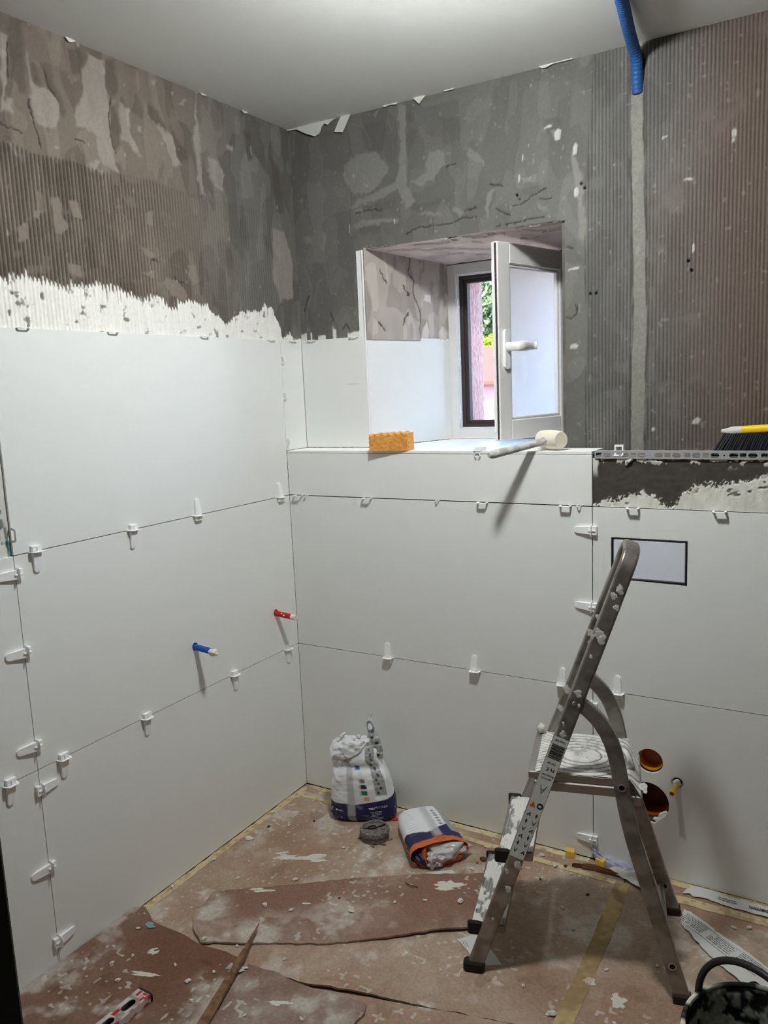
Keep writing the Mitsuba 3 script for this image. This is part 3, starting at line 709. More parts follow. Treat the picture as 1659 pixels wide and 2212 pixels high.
labels[t + '__plaster_splash'] = {'label': 'dried white plaster splashes', 'kind': 'stuff'}
# rear legs: straight tubes bent over to the front rails at the top
for side, zo in ((0, 0.0), (1, -.012)):
    tf = (lambda z: near_t(z) + .004) if side == 0 else (lambda z: far_t(z) - .004)
    ctl = [(.545, 0.012), (.50, .16), (.452, .32), (.411, .46), (.388, .58), (.372, .655), (.350, .706), (.322, .742), (.285, .772), (.262, .785)]
    pts = spline([(s, 0, z) for s, z in ctl], 34)
    pts = np.array([(s, tf(z), z) for s, _, z in pts])
    tg = np.gradient(pts, axis=0)
    wd = np.stack([tg[:, 2], np.zeros(len(pts)), -tg[:, 0]], 1)
    m = bar(pts, .040, .019, wd, .004)
    obj(t + '__rear_leg', lad(m), 'm_alu', smooth=35)
    foot = cbox(.520, .566, tf(0) - .014, tf(0) + .014, 0.0, .026, .003)
    obj(t + '__rubber_foot', lad(foot), 'm_rubber_brown')
    labels[t + '__rubber_foot' + ('' if side == 0 else '_001')] = {'label': 'brown rubber foot of the rear leg'}
    f = cbox(-.030, .028, (near_t(0) if side == 0 else far_t(0)) - .015, (near_t(0) if side == 0 else far_t(0)) + .015, 0.0, .032, .006)
    obj(t + '__rubber_foot', lad(f), 'm_rubber')
    for z in (.10, .560):
        s = np.interp(z, [c[1] for c in ctl], [c[0] for c in ctl])
        y0 = tf(z) - .0115; o = [s, y0, z]
        obj(t + '__rivet_tube', lad(ring([s, y0 - .001, z], [s, y0 + .008, z], .0105, .0075, 24)), 'm_steel', smooth=40)
        obj(t + '__rivet_hole', lad(cyl([s, y0 + .001, z], [s, y0 + .006, z], .0076, 20)), 'm_dark')
obj(t + '__cross_tube', lad(cyl([.509, near_t(.10), .10], [.509, far_t(.10), .10], .009, 20)), 'm_alu_plain', smooth=40)


def tread_surface(seed):
    def f(A, B):
        g = combed(A + .004 * npnoise(A, B, 10, 10, seed), .0085, seed, B)
        n = npnoise(A, B, 60, 30, seed + 1, 3)
        w = sst(.36, .46, n); C = np.empty(A.shape + (3,)); C[:] = lin((150, 150, 148)); C *= (.55 + .45 * g)[..., None]
        C = blend(C, (216, 214, 208), w * .9)
        return .0012 * g + .003 * w * n, C
    return f


def tread(z, s0, s1, seed):
    ta, tb = near_t(z) + .008, far_t(z) - .008
    ss = np.arange(s0, s1 + .001, .0022); ts = np.arange(ta, tb, .003)
    A, B = np.meshgrid(ss, ts); h, C = tread_surface(seed)(A, B)
    P, F = grid_mesh(ss, ts, lambda a, b: np.stack([a, b, z + h], -1)); M = LM
    P = P @ M[:3, :3].T + M[:3, 3]
    k = obj(t + '__tread', lad(cat([cbox(s0, s1, ta, tb, z - .028, z - .0005, .003), cbox(s0 - .004, s0 + .006, ta - .004, tb + .004, z - .03, z + .002, .003), cbox(s0 + .035, s0 + .05, ta - .004, ta + .005, z - .04, z - .02, .002)])), 'm_alu')
    obj(k + '__plaster_crust', (P, F), 'm_vertex', smooth=True, color=np.clip(C, 0, 1).reshape(-1, 3))
    for tt in (ta - .006, tb + .006):
        obj(k + '__hook', lad(cbox(s0 - .012, s1 * .3 + s0 * .7, tt - .007, tt + .007, z - .034, z + .006, .004)), 'm_rubber')


tread(.135, SL * .135 - .055, SL * .135 + .035, 31)
tread(.350, SL * .350 - .055, SL * .350 + .035, 37)
# top platform with concentric grip ribs under the plaster
ZP = .578
def plat_surface(A, B):
    a = A - .16; b = B - (near_t(ZP) + .125)
    lb = 1 - sst(.0, .006, np.abs(np.sin(62 * np.hypot((A - .30) * 1.15, b * .9) + .0))) 
    rings = np.abs(((np.hypot((A - .285) * .9, b * 1.05) / .0195) % 1) - .5) * 2
    groove = 1 - sst(.12, .34, rings); groove = groove * sst(.035, .045, np.hypot((A - .285), b)) * sst(.205, .225, A)
    side = np.abs(((A * 0 + (b + np.sign(b) * (A - .17) * .55) / .016) % 1) - .5) * 2
    g2 = (1 - sst(.12, .34, side)) * sst(.235, .215, A)
    groove = np.maximum(groove, g2 * .9)
    n = npnoise(A, B, 70, 50, 700, 3)
    w = 1 - sst(.60, .70, n) * .6
    C = np.empty(A.shape + (3,)); C[:] = lin((206, 205, 200)); C *= (.8 + .35 * npnoise(A, B, 40, 60, 701, 2))[..., None]
    C = blend(C, (150, 148, 144), (1 - w)); C = blend(C, (112, 110, 106), groove * .9 * sst(.12, .3, n))
    return .002 * n - .0022 * groove, C


s0, s1 = .150, .440; ta, tb = near_t(ZP) + .006, far_t(ZP) - .004
ss = np.arange(s0, s1, .0018); ts = np.arange(ta, tb, .0018); A, B = np.meshgrid(ss, ts); h, C = plat_surface(A, B)
def plz(A): return ZP - .05 * sst(.405, .45, A) - .012 * sst(.175, .148, A)
P, F = grid_mesh(ss, ts, lambda a, b: np.stack([a, b, plz(a) + h], -1)); P = P @ LM[:3, :3].T + LM[:3, 3]
k = obj(t + '__platform', lad(cat([cbox(s0, .405, ta, tb, ZP - .022, ZP - .001, .002), cbox(.40, s1, ta + .004, tb - .004, ZP - .07, ZP - .048, .003), cbox(.425, s1 + .004, ta, tb, ZP - .075, ZP - .045, .004)])), 'm_alu_plain')
obj(k + '__plaster_crust', (P, F), 'm_vertex', smooth=True, color=np.clip(C, 0, 1).reshape(-1, 3))
obj(k + '__plaster_lump', lad(cat([xform(blob((.012, .022, .008), 71, 3, .5), frame([.445, ta + .05, ZP - .045], [1, 0, 0], [0, 1, 0], [0, 0, 1])), xform(blob((.012, .012, .014), 72, 2, .5), frame([.165, tb - .01, ZP + .012], [1, 0, 0], [0, 1, 0], [0, 0, 1]))])), 'm_splat', smooth=True)
for tt in (near_t(ZP - .05) + .013, far_t(ZP - .05) - .013):
    obj(t + '__side_bar', lad(cbox(.165, .40, tt - .006, tt + .006, ZP - .052, ZP - .024, .003)), 'm_alu_plain')
for side in (0, 1):
    z = .785; tt = (near_t(z) - .0115) if side == 0 else (far_t(z) - .0115)
    obj(t + '__rivet', lad(xform(blob((.006, .003, .006), 3, 2, .05), frame([SL * z - .010, tt, z - .01], [1, 0, 0], [0, 1, 0], [0, 0, 1]))), 'm_steel', smooth=True)
# the printed sticker on the near rail
LD = unit([SL, KT, 1.0]); LS = unit([1, 0, -SL])
k = obj(t + '__sticker', lad(xform(cbox(-.0195, .0195, -.0003, .0003, -.205, .155, .0002), frame([SL * .535 - .004, near_t(.535) - .0112, .535], LS, unit(np.cross(LD, LS)), LD))), 'm_label')
labels[k] = {'label': 'white warning sticker with barcode and pictograms'}
SO = frame([SL * .535 - .004, near_t(.535) - .0117, .535], LS, LD, np.cross(LS, LD))


def stick(m, name, mat):
    obj(k + '__' + name, lad(xform(m, SO)), mat)


stick(cat([bx(-.017 + 0, .017, z, z + w, 0, .0004) for z, w in [(.094, .002), (.098, .003), (.103, .0015), (.106, .0025), (.110, .004), (.116, .0015), (.119, .003), (.124, .0015), (.127, .003), (.132, .002)]]), 'barcode', 'm_ink')
tm = []
for txt, z, hh, x in [('ISO 9001', .144, .0045, -.015), ('EN 131', .078, .0045, -.012), ('2 M', .058, .009, -.010), ('max 150 kg', .044, .0042, -.016), ('2,0 m 150', .034, .004, -.015)]:
    q = meshkit.text_mesh(txt, hh, .0004); q.apply_translation([x, z, 0]); stick(q, 'lettering', 'm_ink')
def pict(z, x, s, kind):
    if kind == 0: return cat([xform(bx(-.0006, .0006, -s, s, 0, .0004), frame([x - s * .35, z, 0], [math.cos(.35), math.sin(.35), 0], [-math.sin(.35) * -1 * -1, math.cos(.35), 0], [0, 0, 1])), xform(bx(-.0006, .0006, -s, s, 0, .0004), frame([x + s * .35, z, 0], [math.cos(.35), -math.sin(.35), 0], [math.sin(.35), math.cos(.35), 0], [0, 0, 1])), bx(x - s * .5, x + s * .5, z - .0004, z + .0004, 0, .0004)])
    if kind == 1: return cat([cyl([x, z + s * .7, 0], [x, z + s * .7, .0004], s * .28, 12), bx(x - s * .2, x + s * .2, z - s * .8, z + s * .4, 0, .0004), bx(x - s * .6, x + s * .6, z, z + s * .2, 0, .0004)])
    return cat([xform(bx(-s * .9, s * .9, -s * .2, s * .2, 0, .0004), frame([x, z, 0], [.7, .7, 0], [-.7, .7, 0], [0, 0, 1])), cyl([x + s * .6, z - s * .5, 0], [x + s * .6, z - s * .5, .0004], s * .3, 12)])


pm = [pict(.004, 0, .012, 0)]
for i in range(6):
    for j in (-1, 1): pm.append(pict(-.074 - .022 * i, j * .0105, .0065, (i * 2 + j) % 3))
for q in pm: stick(q, 'pictogram', 'm_ink')
stick(trimesh.creation.extrude_polygon(Polygon([(-.018, -.052), (-.001, -.052), (-.0095, -.035)]), .0004), 'warning_triangle', 'm_orange')
stick(cat([bx(-.0102, -.0088, -.047, -.041, .0004, .0007), bx(-.0102, -.0088, -.0495, -.0482, .0004, .0007)]), 'warning_mark', 'm_ink')
stick(cyl([.010, -.0435, 0], [.010, -.0435, .0004], .0085, 24), 'notice_disc', 'm_navy')
stick(cat([bx(.006, .014, -.047, -.041, .0004, .0007)]), 'notice_mark', 'm_label')

# ------------------------------------------------------------------ flush plate, pipes and drains in the tiled wall
bsdf('m_plate', L3(222, 227, 238), 0.12, 0.5)
t = thing('flush_plate', 'blank white cover plate set in a black gap in the right-hand tile', 'plate')
obj(t + '__black_surround', cat([cbox(1.2592, 1.2655, .0005, .010, .9825, 1.1172, .001), cbox(1.4815, 1.4878, .0005, .010, .9815, 1.1178, .001), cbox(1.2655, 1.4815, .0005, .010, .9825, .9885, .001), cbox(1.2655, 1.4815, .0005, .010, 1.1125, 1.1175, .001)]), 'm_black_plastic')
obj(t + '__cover', cat([cbox(1.2645, 1.4835, .003, .012, .9870, 1.1138, .002), cbox(1.2672, 1.4810, .0012, .0035, .9895, 1.1112, .0012)]), 'm_plate')
scene['m_amber'] = {'type': 'principled', 'base_color': {'type': 'rgb', 'value': L3(150, 72, 14)}, 'roughness': 0.3, 'specular': 0.4}
scene['m_amber'] = {'type': 'twosided', 'bsdf': scene['m_amber']}
bsdf('m_amber_light', L3(206, 138, 24), 0.35, 0.4)
bsdf('m_drain_dark', L3(96, 44, 16), 0.5, 0.3)
for i, ((x, z), r) in enumerate(DRAINS):
    t = thing('drain_pipe', ['small amber capped drain opening in the tile above the larger one, behind the ladder', 'large dark amber drain hole low in the right-hand tile behind the ladder legs'][i], 'drain')
    obj(t + '__pipe', ring([x, .016 if i == 0 else .03, z], [x, .105, z], r - .002, r - .0055, 40), 'm_amber_light' if i == 0 else 'm_amber', smooth=40)
    obj(t + '__cap', cyl([x, .052 + .04 * i, z], [x, .058 + .04 * i, z], r - .006, 40), 'm_amber' if i == 0 else 'm_drain_dark')
bsdf('m_chrome', L3(200, 200, 198), 0.15, 0.5, 1.0)
bsdf('m_brass', L3(214, 168, 62), 0.3, 0.5, .3)
t = thing('water_stub', 'yellow-ended water pipe stub poking from a small hole right of the drains', 'pipe stub')
X0, Zt = TAP
obj(t + '__sleeve', ring([X0, .004, Zt], [X0, .03, Zt], .0178, .014, 28), 'm_chrome', smooth=40)
obj(t + '__packing', xform(blob((.012, .014, .012), 9, 2, .25), frame([X0 + .001, -.002, Zt], [1, 0, 0], [0, 1, 0], [0, 0, 1])), 'm_splat', smooth=True)
obj(t + '__yellow_end', ring([X0 - .001, -.004, Zt - .004], [X0 - .004, -.062, Zt - .010], .0085, .0062, 20), 'm_brass', smooth=40)
obj(t + '__plug', cyl([X0 - .0038, -.055, Zt - .0092], [X0 - .0039, -.060, Zt - .0096], .0063, 20), 'm_amber')
bsdf('m_red', L3(186, 22, 28), 0.4, 0.4)
bsdf('m_blue', L3(18, 76, 168), 0.4, 0.4)
bsdf('m_putty', L3(222, 219, 210), 0.8, 0.2)
for nm, wd in (('red', 'red'), ('blue', 'blue')):
    y, z = PIPES[nm]
    t = thing('pipe_end', f'{wd} pipe end with white plug sticking out of a hole in the left tile', 'pipe end')
    Ln = .088
    obj(t + '__pipe', tube([[-.06, y, z + .002], [0.0, y, z - .0015], [Ln - .014, y + .001, z - .008]], .0106, 20), 'm_' + wd, smooth=40)
    if nm == 'red':
        obj(t + '__plug', cyl([Ln - .0145, y + .001, z - .008], [Ln + .006, y + .0015, z - .0095], .0104, 20), 'm_putty', smooth=40)
        obj(t + '__plaster_fleck', cat([xform(blob((.003, .0025, .0022), 5), frame([.035, y - .009, z + .003], [1, 0, 0], [0, 1, 0], [0, 0, 1])), xform(blob((.004, .0025, .003), 6), frame([.045, y - .0095, z - .003], [1, 0, 0], [0, 1, 0], [0, 0, 1]))]), 'm_putty')
    else:
        obj(t + '__plug', xform(blob((.020, .0125, .012), 8, 3, .3), frame([Ln - .006, y - .001, z - .010], unit([1, 0, -.1]), [0, 1, 0], unit([.1, 0, 1]))), 'm_putty', smooth=True)
# perforated edge profile on the right ledge
bsdf('m_profile', L3(214, 216, 220), 0.3, 0.5, .6)
t = thing('edge_profile', 'perforated silver tile edge profile lying along the right ledge', 'edge trim')
pz0, pz1 = 1.3655, 1.3885
leg = sbox(1.207, pz0, XR - .01, pz1)
hx = [1.2199, 1.2468, 1.2739, 1.3007, 1.326, 1.3506, 1.3765, 1.401, 1.4264, 1.4523, 1.4835, 1.508, 1.5331, 1.5586, 1.5842, 1.6096, 1.6343, 1.6598, 1.690, 1.715, 1.74, 1.765, 1.79]
for i, x in enumerate(hx):
    if i in (6, 14, 22): h = Point(x, (pz0 + pz1) / 2).buffer(.002)
    elif i in (0, 2, 4, 8, 10, 12, 16, 18): h = sbox(x - .0085, pz0 + .006, x + .0085, pz1 - .005).buffer(-.001).buffer(.001)
    else: h = LineString([(x - .006, (pz0 + pz1) / 2), (x + .006, (pz0 + pz1) / 2)]).buffer(.0062)
    leg = leg.difference(h)
m = extrude(leg, .0012)
obj(t + '__perforated_leg', xform(m, frame([0, .0015, 0], [1, 0, 0], [0, 0, 1], [0, -1, 0])), 'm_profile')
obj(t + '__edge', cbox(1.207, XR - .01, .0, .009, pz1 - .001, pz1 + .002, .0008), 'm_profile')
t = thing('plaster_dab', 'white adhesive dab hanging below the perforated edge profile', 'plaster blob')
obj(t, cat([xform(blob((.012, .006, .006), 12), frame([1.312, .0025, 1.358], unit([.8, 0, .5]), [0, 1, 0], unit([-.5, 0, .8]))), xform(blob((.005, .004, .008), 13), frame([1.305, .003, 1.352], [1, 0, 0], [0, 1, 0], [0, 0, 1]))]), 'm_splat', smooth=True)
t = thing('spacer_clip', 'white square clip standing behind the perforated edge profile', 'tile clip')
fr = sbox(1.256, 1.372, 1.284, 1.404).difference(sbox(1.2605, 1.372, 1.2795, 1.3985))
obj(t, cat([xform(extrude(fr, .012), frame([0, .06, 0], [1, 0, 0], [0, 0, 1], [0, -1, 0])), cbox(1.256, 1.284, .03, .06, 1.3705, 1.373, .0008)]), 'm_clip')

# ------------------------------------------------------------------ blue conduit coming out of the chase
bsdf('m_conduit', L3(38, 84, 140), 0.5, 0.3)
cp = [(1.2975, .150, 2.46), (1.299, .132, 2.515), (1.3015, .112, 2.545), (1.3045, .06, 2.566), (1.313, -.02, 2.574), (1.327, -.115, 2.577), (1.345, -.25, 2.580), (1.36, -.40, 2.581), (1.37, -.50, 2.600)]
pts = spline(cp, 220); r = .0165 + .0009 * np.sin(np.arange(220) * 1.6)
t = thing('conduit', 'blue flexible conduit running from the wall chase across the ceiling', 'conduit')
obj(t, tube(pts, r, 18), 'm_conduit', smooth=50)

# ------------------------------------------------------------------ things on the ledge and sill
bsdf('m_sponge', speckle((226, 162, 88), (208, 142, 66), 120, .4, .6), 0.95, 0.1)
t = thing('sponge', 'orange ribbed sponge at the left end of the window sill', 'sponge')
n1, n2, n3 = 44, 22, 20
m = trimesh.creation.box((1, 1, 1)).subdivide().subdivide().subdivide().subdivide().subdivide()
v = np.array(m.vertices); vx, vy, vz = v.T
sx_, sy_, sz_ = .145, .075, .055
xx, yy, zz = vx * sx_, vy * sy_, vz * sz_
top = (vz + .5)
zz = zz + top * (.0045 * np.sin(xx * 2 * np.pi / .026 + 1.2) + .004 * npnoise(xx, yy, 40, 40, 801) + .006 * (vx + .5))
yy = yy + .004 * np.sin(xx * 90) * top * .3
pn = .0022 * (meshkit.fbm(np.stack([xx, yy, zz], -1) * 160, 2, 802) - .5)
m.vertices = np.stack([xx + pn, yy + pn, zz + pn], -1)
a = math.radians(10)
m = xform(m, frame([.461, .022, HL + sz_ / 2 + .001], [math.cos(a), math.sin(a), 0], [-math.sin(a), math.cos(a), 0], [0, 0, 1]))
obj(t, m, 'm_sponge', smooth=40)
bsdf('m_mallet', L3(226, 219, 200), 0.6, 0.3)
bsdf('m_mallet_handle', speckle((172, 172, 168), (200, 199, 194), 40, .45, .6), 0.7, 0.2)
t = thing('rubber_mallet', 'white rubber mallet resting on the window sill, grey handle over the edge', 'mallet')
hc = np.array([1.048, .055, HL + .034]); tip = np.array([.925, -.150, HL + .003])
hd = unit(tip - hc); hxv = unit(np.cross(hd, [0, 0, 1.0]))                              # head axis
pr = [(0, -.050), (.026, -.050), (.0285, -.047), (.031, -.02), (.0318, 0), (.031, .02), (.0285, .047), (.026, .050), (0, .050)]
obj(t + '__head', lathe(pr, hc, hxv, 40), 'm_mallet', smooth=35)
q = np.linspace(0, 1, 24)[:, None]; pts = hc + (tip - hc) * q + hd * .012
r = np.interp(q[:, 0], [0, .15, .3, .55, .9, .97, 1], [.012, .012, .0115, .0125, .0138, .0125, .008])
obj(t + '__handle', tube(pts, r, 20), 'm_mallet_handle', smooth=50)
obj(t + '__plaster_smear', xform(blob((.016, .014, .013), 15, 2, .3), frame(hc + hd * .026, hxv, hd, np.cross(hxv, hd))), 'm_mallet_handle', smooth=True)
t = thing('clear_clip', 'clear plastic tile clip hooked over the front edge of the window sill', 'tile clip')
x = .806; bar_ = []
for z, w in ((0, .012), (.006, .012), (.012, .012), (.018, .012)): bar_.append(cbox(x - w, x + w, .012 + z * 2, .0155 + z * 2, HL, HL + .012, .0006))
bar_ += [cbox(x - .013, x - .010, .004, .052, HL, HL + .006, .0006), cbox(x + .010, x + .013, .004, .052, HL, HL + .006, .0006), cbox(x - .0125, x + .013, -.004, .006, HL, HL + .002, .0006)]
obj(t + '__body', cat(bar_), 'm_clear')
ang = np.linspace(-1.2, 4.2, 26); pts = np.stack([x + .004 + .0095 * np.cos(ang), np.full(26, -.006), HL - .012 + .0095 * np.sin(ang)], 1)
obj(t + '__loop', tube(pts, .0018, 8), 'm_clear', smooth=50)
bsdf('m_bristle', L3(20, 21, 24), 0.6, 0.3)
bsdf('m_yellow', L3(240, 200, 24), 0.4, 0.4)
bsdf('m_grey_grip', L3(200, 198, 192), 0.5, 0.3)
t = thing('hand_brush', 'yellow hand brush with black bristles lying on the right ledge', 'brush')
LZ = 1.3705
def block(x0, x1):
    xs = np.linspace(x0, x1, 14); ms = []
    P = []
    for x in xs:
        e = sst(1.566, 1.60, x); hw_, th_ = .011 + .012 * e, .006 + .006 * e; zc = LZ + .072 + .012 * (x - 1.57) / .13 * .6
        ring_ = [(x, .072 + hw_ * math.copysign(abs(math.cos(a)) ** .6, math.cos(a)), zc + th_ * math.copysign(abs(math.sin(a)) ** .6, math.sin(a))) for a in np.linspace(0, 2 * np.pi, 17)[:-1]]
        P.append(ring_)
    P = np.array(P); k_ = 16; V = P.reshape(-1, 3); F = []
    for i in range(len(xs) - 1):
        for j in range(k_): 
            a_, b_ = i * k_ + j, i * k_ + (j + 1) % k_; F += [[a_, b_, b_ + k_], [a_, b_ + k_, a_ + k_]]
    V = np.vstack([V, P[0].mean(0), P[-1].mean(0)])
    for j in range(k_): F += [[len(V) - 2, (j + 1) % k_, j], [len(V) - 1, (len(xs) - 1) * k_ + j, (len(xs) - 1) * k_ + (j + 1) % k_]]
    m = trimesh.Trimesh(V, F, process=False)
    if m.volume < 0: m.invert()
    return m


obj(t + '__tip', block(1.566, 1.622), 'm_grey_grip', smooth=45)
obj(t + '__handle', block(1.622, 1.90), 'm_yellow', smooth=45)
bs = []
for i in range(34):
    for j in range(5):
        x = 1.578 + i * .0062; y = .055 + j * .0085; zt_ = LZ + .066 + .05 * (x - 1.57) * .9 * .1
        lean = -.028 * (1 - (x - 1.57) / .22) - .008 + rng.normal(0, .003); dy = (j - 2) * .004 + rng.normal(0, .002)
        q = np.linspace(0, 1, 4)[:, None]; p = np.array([x, y, zt_]) + q * np.array([lean, dy, -(zt_ - LZ - .002)]) 
        bs.append(tube(p, np.linspace(.0042, .0052, 4), 6))
k = obj(t + '__bristles', cat(bs), 'm_bristle', smooth=50); labels[k] = {'label': 'black bristles', 'kind': 'stuff'}

# ------------------------------------------------------------------ tile levelling clips
def clip_parts(o, n, j, p, wedge, tail=1, wide=.038, hi=.023, seed=0):
    """o on the tile face at the joint; n out of the wall, j along the joint, p across it (the wedge's tail points along tail * p)."""
    M = frame(o, j, n, p)
    g = np.random.default_rng(seed + 5)
    fr = Polygon([(-wide / 2, -.004), (-wide / 2 - .002, .002), (-wide / 2, hi * .6), (-wide / 2 + .004, hi), (wide / 2 - .004, hi), (wide / 2, hi * .6), (wide / 2 + .002, .002), (wide / 2, -.004)]).difference(sbox(-wide * .34, -.01, wide * .34, hi * .62))
    pl = extrude(fr, .0016); pl.apply_translation([0, 0, -.0008])
    pl = xform(pl, M)
    if pl.volume < 0: pl.invert()
    out = [('clip', pl)]
    if wedge:
        w0, w1 = .0140, .0098; L0, L1 = -.016, .058
        V = np.array([(-w0, .0005, L0), (w0, .0005, L0), (w0, .0125, L0), (-w0, .0125, L0), (-.0125, .0005, .004), (.0125, .0005, .004), (.0125, .0118, .004), (-.0125, .0118, .004), (-w1, .0005, L1 - .006), (w1, .0005, L1 - .006), (w1, .0062, L1 - .006), (-w1, .0062, L1 - .006), (-w1 * .5, .0005, L1), (w1 * .5, .0005, L1), (w1 * .5, .0048, L1), (-w1 * .5, .0048, L1)])
        F = []
        for i in range(3):
            for q in range(4):
                a, b = i * 4 + q, i * 4 + (q + 1) % 4; F += [[a, b, b + 4], [a, b + 4, a + 4]]
        F += [[0, 3, 2], [0, 2, 1], [12, 13, 14], [12, 14, 15]]
        V[:, 2] *= tail
        V[:, 0] += V[:, 2] * g.normal(0, .05)
        wd = trimesh.Trimesh(V, F, process=False)
        rib_ = cbox(-.0025, .0025, .010, .0155, -.013, .010, .001); r2 = np.array(rib_.vertices); r2[:, 2] *= tail; rib_.vertices = r2
        wd = xform(wd, M); rib_ = xform(rib_, M)
        for q in (wd, rib_):
            if q.volume < 0: q.invert()
        out.append(('wedge', cat([wd, rib_])))
    return out


ORD = ['first', 'second', 'third', 'fourth', 'fifth', 'sixth', 'seventh']
NX, NY, ZZ = np.array([1.0, 0, 0]), np.array([0, -1.0, 0]), np.array([0, 0, 1.0])
YY, XX = np.array([0, 1.0, 0]), np.array([1.0, 0, 0])


def put_clip(text, o, n, j, p, wedge, tail=1, group='tile levelling clips', **kw):
    t = thing('leveling_clip', text, 'tile clip', group)
    for nm, m in clip_parts(np.asarray(o, float), n, j, p, wedge, tail, seed=len(labels), **kw):
        obj(t + '__' + nm, m, 'm_clip')


for i, (y, tl) in enumerate([(-.063, 1), (-.515, 1), (-.798, -1), (-1.139, -1)]):
    put_clip(f'white levelling wedge on the upper long joint of the left wall, {ORD[i]} from the corner', [0, y, H2], NX, YY, ZZ, True, tl, 'wedges on the left wall')
for i, y in enumerate([-.075, -.392, -.812, -1.124, -1.292]):
    put_clip(f'white levelling wedge on the lower long joint of the left wall, {ORD[i]} from the corner', [0, y, H1], NX, YY, ZZ, True, -1, 'wedges on the left wall')
for i, (z, tl) in enumerate([(1.163, -1), (.947, -1), (.679, -1), (.551, 1), (.316, -1), (.087, 1)]):
    put_clip(f'white levelling wedge on the upright joint of the left wall, {ORD[i]} from the top', [0, YJ, z], NX, ZZ, YY, True, tl, 'wedges on the left wall')
put_clip('white clip on the open tile edge beside the green membrane', [0, YJ, 1.269], NX, ZZ, YY, False, group='wedges on the left wall')
for i, y in enumerate([.076, -.056, -.415, -.803, -1.102]):
    put_clip(f'white clip on the top edge of the left wall tiles, {ORD[i]} from the corner', [0, y, H3], NX, YY, ZZ, False, hi=.014, group='clips along the top tile edge')
for i, x in enumerate([.055, .25]):
    put_clip(f'white clip on top of the narrow tile beside the window, {["nearer the corner", "nearer the window"][i]}', [x, YD, H3], NY, XX, ZZ, False, hi=.014, group='clips along the top tile edge')
for i, z in enumerate([1.736, 1.599, 1.42]):
    put_clip(f'small white clip in the short upright joint near the corner, {ORD[i]} from the top', [0, 0, z], NX, ZZ, YY, False, hi=.019, wide=.028, group='clips in the corner joint')
for i, x in enumerate([.048, .363, .824, 1.113]):
    put_clip(f'white clip in the joint below the ledge front, {ORD[i]} from the corner', [x, 0, H2], NY, XX, ZZ, False, group='clips below the ledge')
for i, x in enumerate([.085, .651, 1.157]):
    put_clip(f'thin broken white clip tab below the ledge front, {ORD[i]} from the corner', [x, 0, H2], NY, XX, ZZ, False, hi=.014, wide=.012, group='clips below the ledge')
for i, x in enumerate([1.326, 1.575]):
    put_clip(f'white clip on the bare edge above the blank cover plate, {["nearer the tiled ledge", "further right"][i]}', [x, 0, H2], NY, XX, ZZ, False, group='clips below the ledge')
for i, (z, w) in enumerate([(1.137, True), (.886, True), (.548, False), (.076, True)]):
    put_clip(f'white levelling wedge on the upright joint of the back wall, {ORD[i]} from the top', [1.2, 0, z], NY, ZZ, XX, True, -1, 'wedges on the back wall')
for i, x in enumerate([.424, .78, 1.099, 1.282]):
    put_clip(f'white levelling wedge on the lower long joint of the back wall, {ORD[i]} from the corner', [x, 0, H1], NY, XX, ZZ, True, 1, 'wedges on the back wall')

# ------------------------------------------------------------------ boards and tape on the floor
def board_mat(name, base, dust, seed, amt):
    b, d, w = L3(*base), L3(*dust), L3(206, 202, 192); b2 = [x * .5 for x in b]
    def fn(p, n, uv):
        a = fbm(p.x * 3.1 + seed, p.y * 3.1, 0.0, 4); s = fbm(p.x * 38 + seed, p.y * 38, 0.0, 3)
        t = smoothstep(.36, .70, a) * amt + .10
        c = mix(b, d, dr.clip(t * (.55 + .9 * s), 0, 1))
        bl = smoothstep(.52, .74, fbm(p.x * 13 + 3 * seed, p.y * 13, 0.0, 4)) * .52 * smoothstep(.30, .62, a)
        c = mix(c, w, bl)
        sp = smoothstep(.79, .86, noise(p.x * 75 + seed, p.y * 75)) * smoothstep(.42, .6, noise(p.x * 9, p.y * 9 + seed))
        c = mix(c, w, sp * .5)
        dk = smoothstep(.70, .78, fbm(p.x * 11 - seed, p.y * 11, 0.0, 3)) * .3
        return mix(c, b2, dk) * (.88 + .24 * noise(p.x * 190, p.y * 190))
    bsdf(name, proc(fn), 0.75, 0.2)


board_mat('m_board_tan', (150, 121, 100), (172, 154, 138), 2.0, .7)
board_mat('m_board_red', (126, 92, 78), (158, 138, 126), 9.0, .70)
board_mat('m_board_brown', (106, 72, 56), (140, 116, 102), 23.0, .40)
board_mat('m_board_grey', (122, 92, 80), (156, 140, 130), 31.0, .80)
bsdf('m_board_edge', L3(92, 62, 40), 0.85, 0.15)
bsdf('m_tape', speckle((198, 182, 142), (172, 154, 116), 60, .45, .65), 0.7, 0.2)
bsdf('m_tape_dirty', speckle((178, 158, 112), (150, 126, 92), 24, .35, .6), 0.7, 0.2)
bsdf('m_tape_pale', speckle((204, 190, 152), (170, 152, 118), 30, .4, .65), 0.7, 0.2)


def ragged(pts, step=.02, amp=.002, seed=0):
    """The outline with slightly uneven edges."""
    g = np.random.default_rng(seed); p = np.asarray(pts, float); out = []
    for i in range(len(p)):
        a, b = p[i], p[(i + 1) % len(p)]; L = np.linalg.norm(b - a); n = max(1, int(L / step)); nn = np.array([b[1] - a[1], a[0] - b[0]]) / L
        for k_ in range(n):
            q = a + (b - a) * k_ / n
            out.append(q + (nn * g.normal(0, amp) if k_ else 0))
    pg = Polygon(out)
    return pg if pg.is_valid else pg.buffer(0)


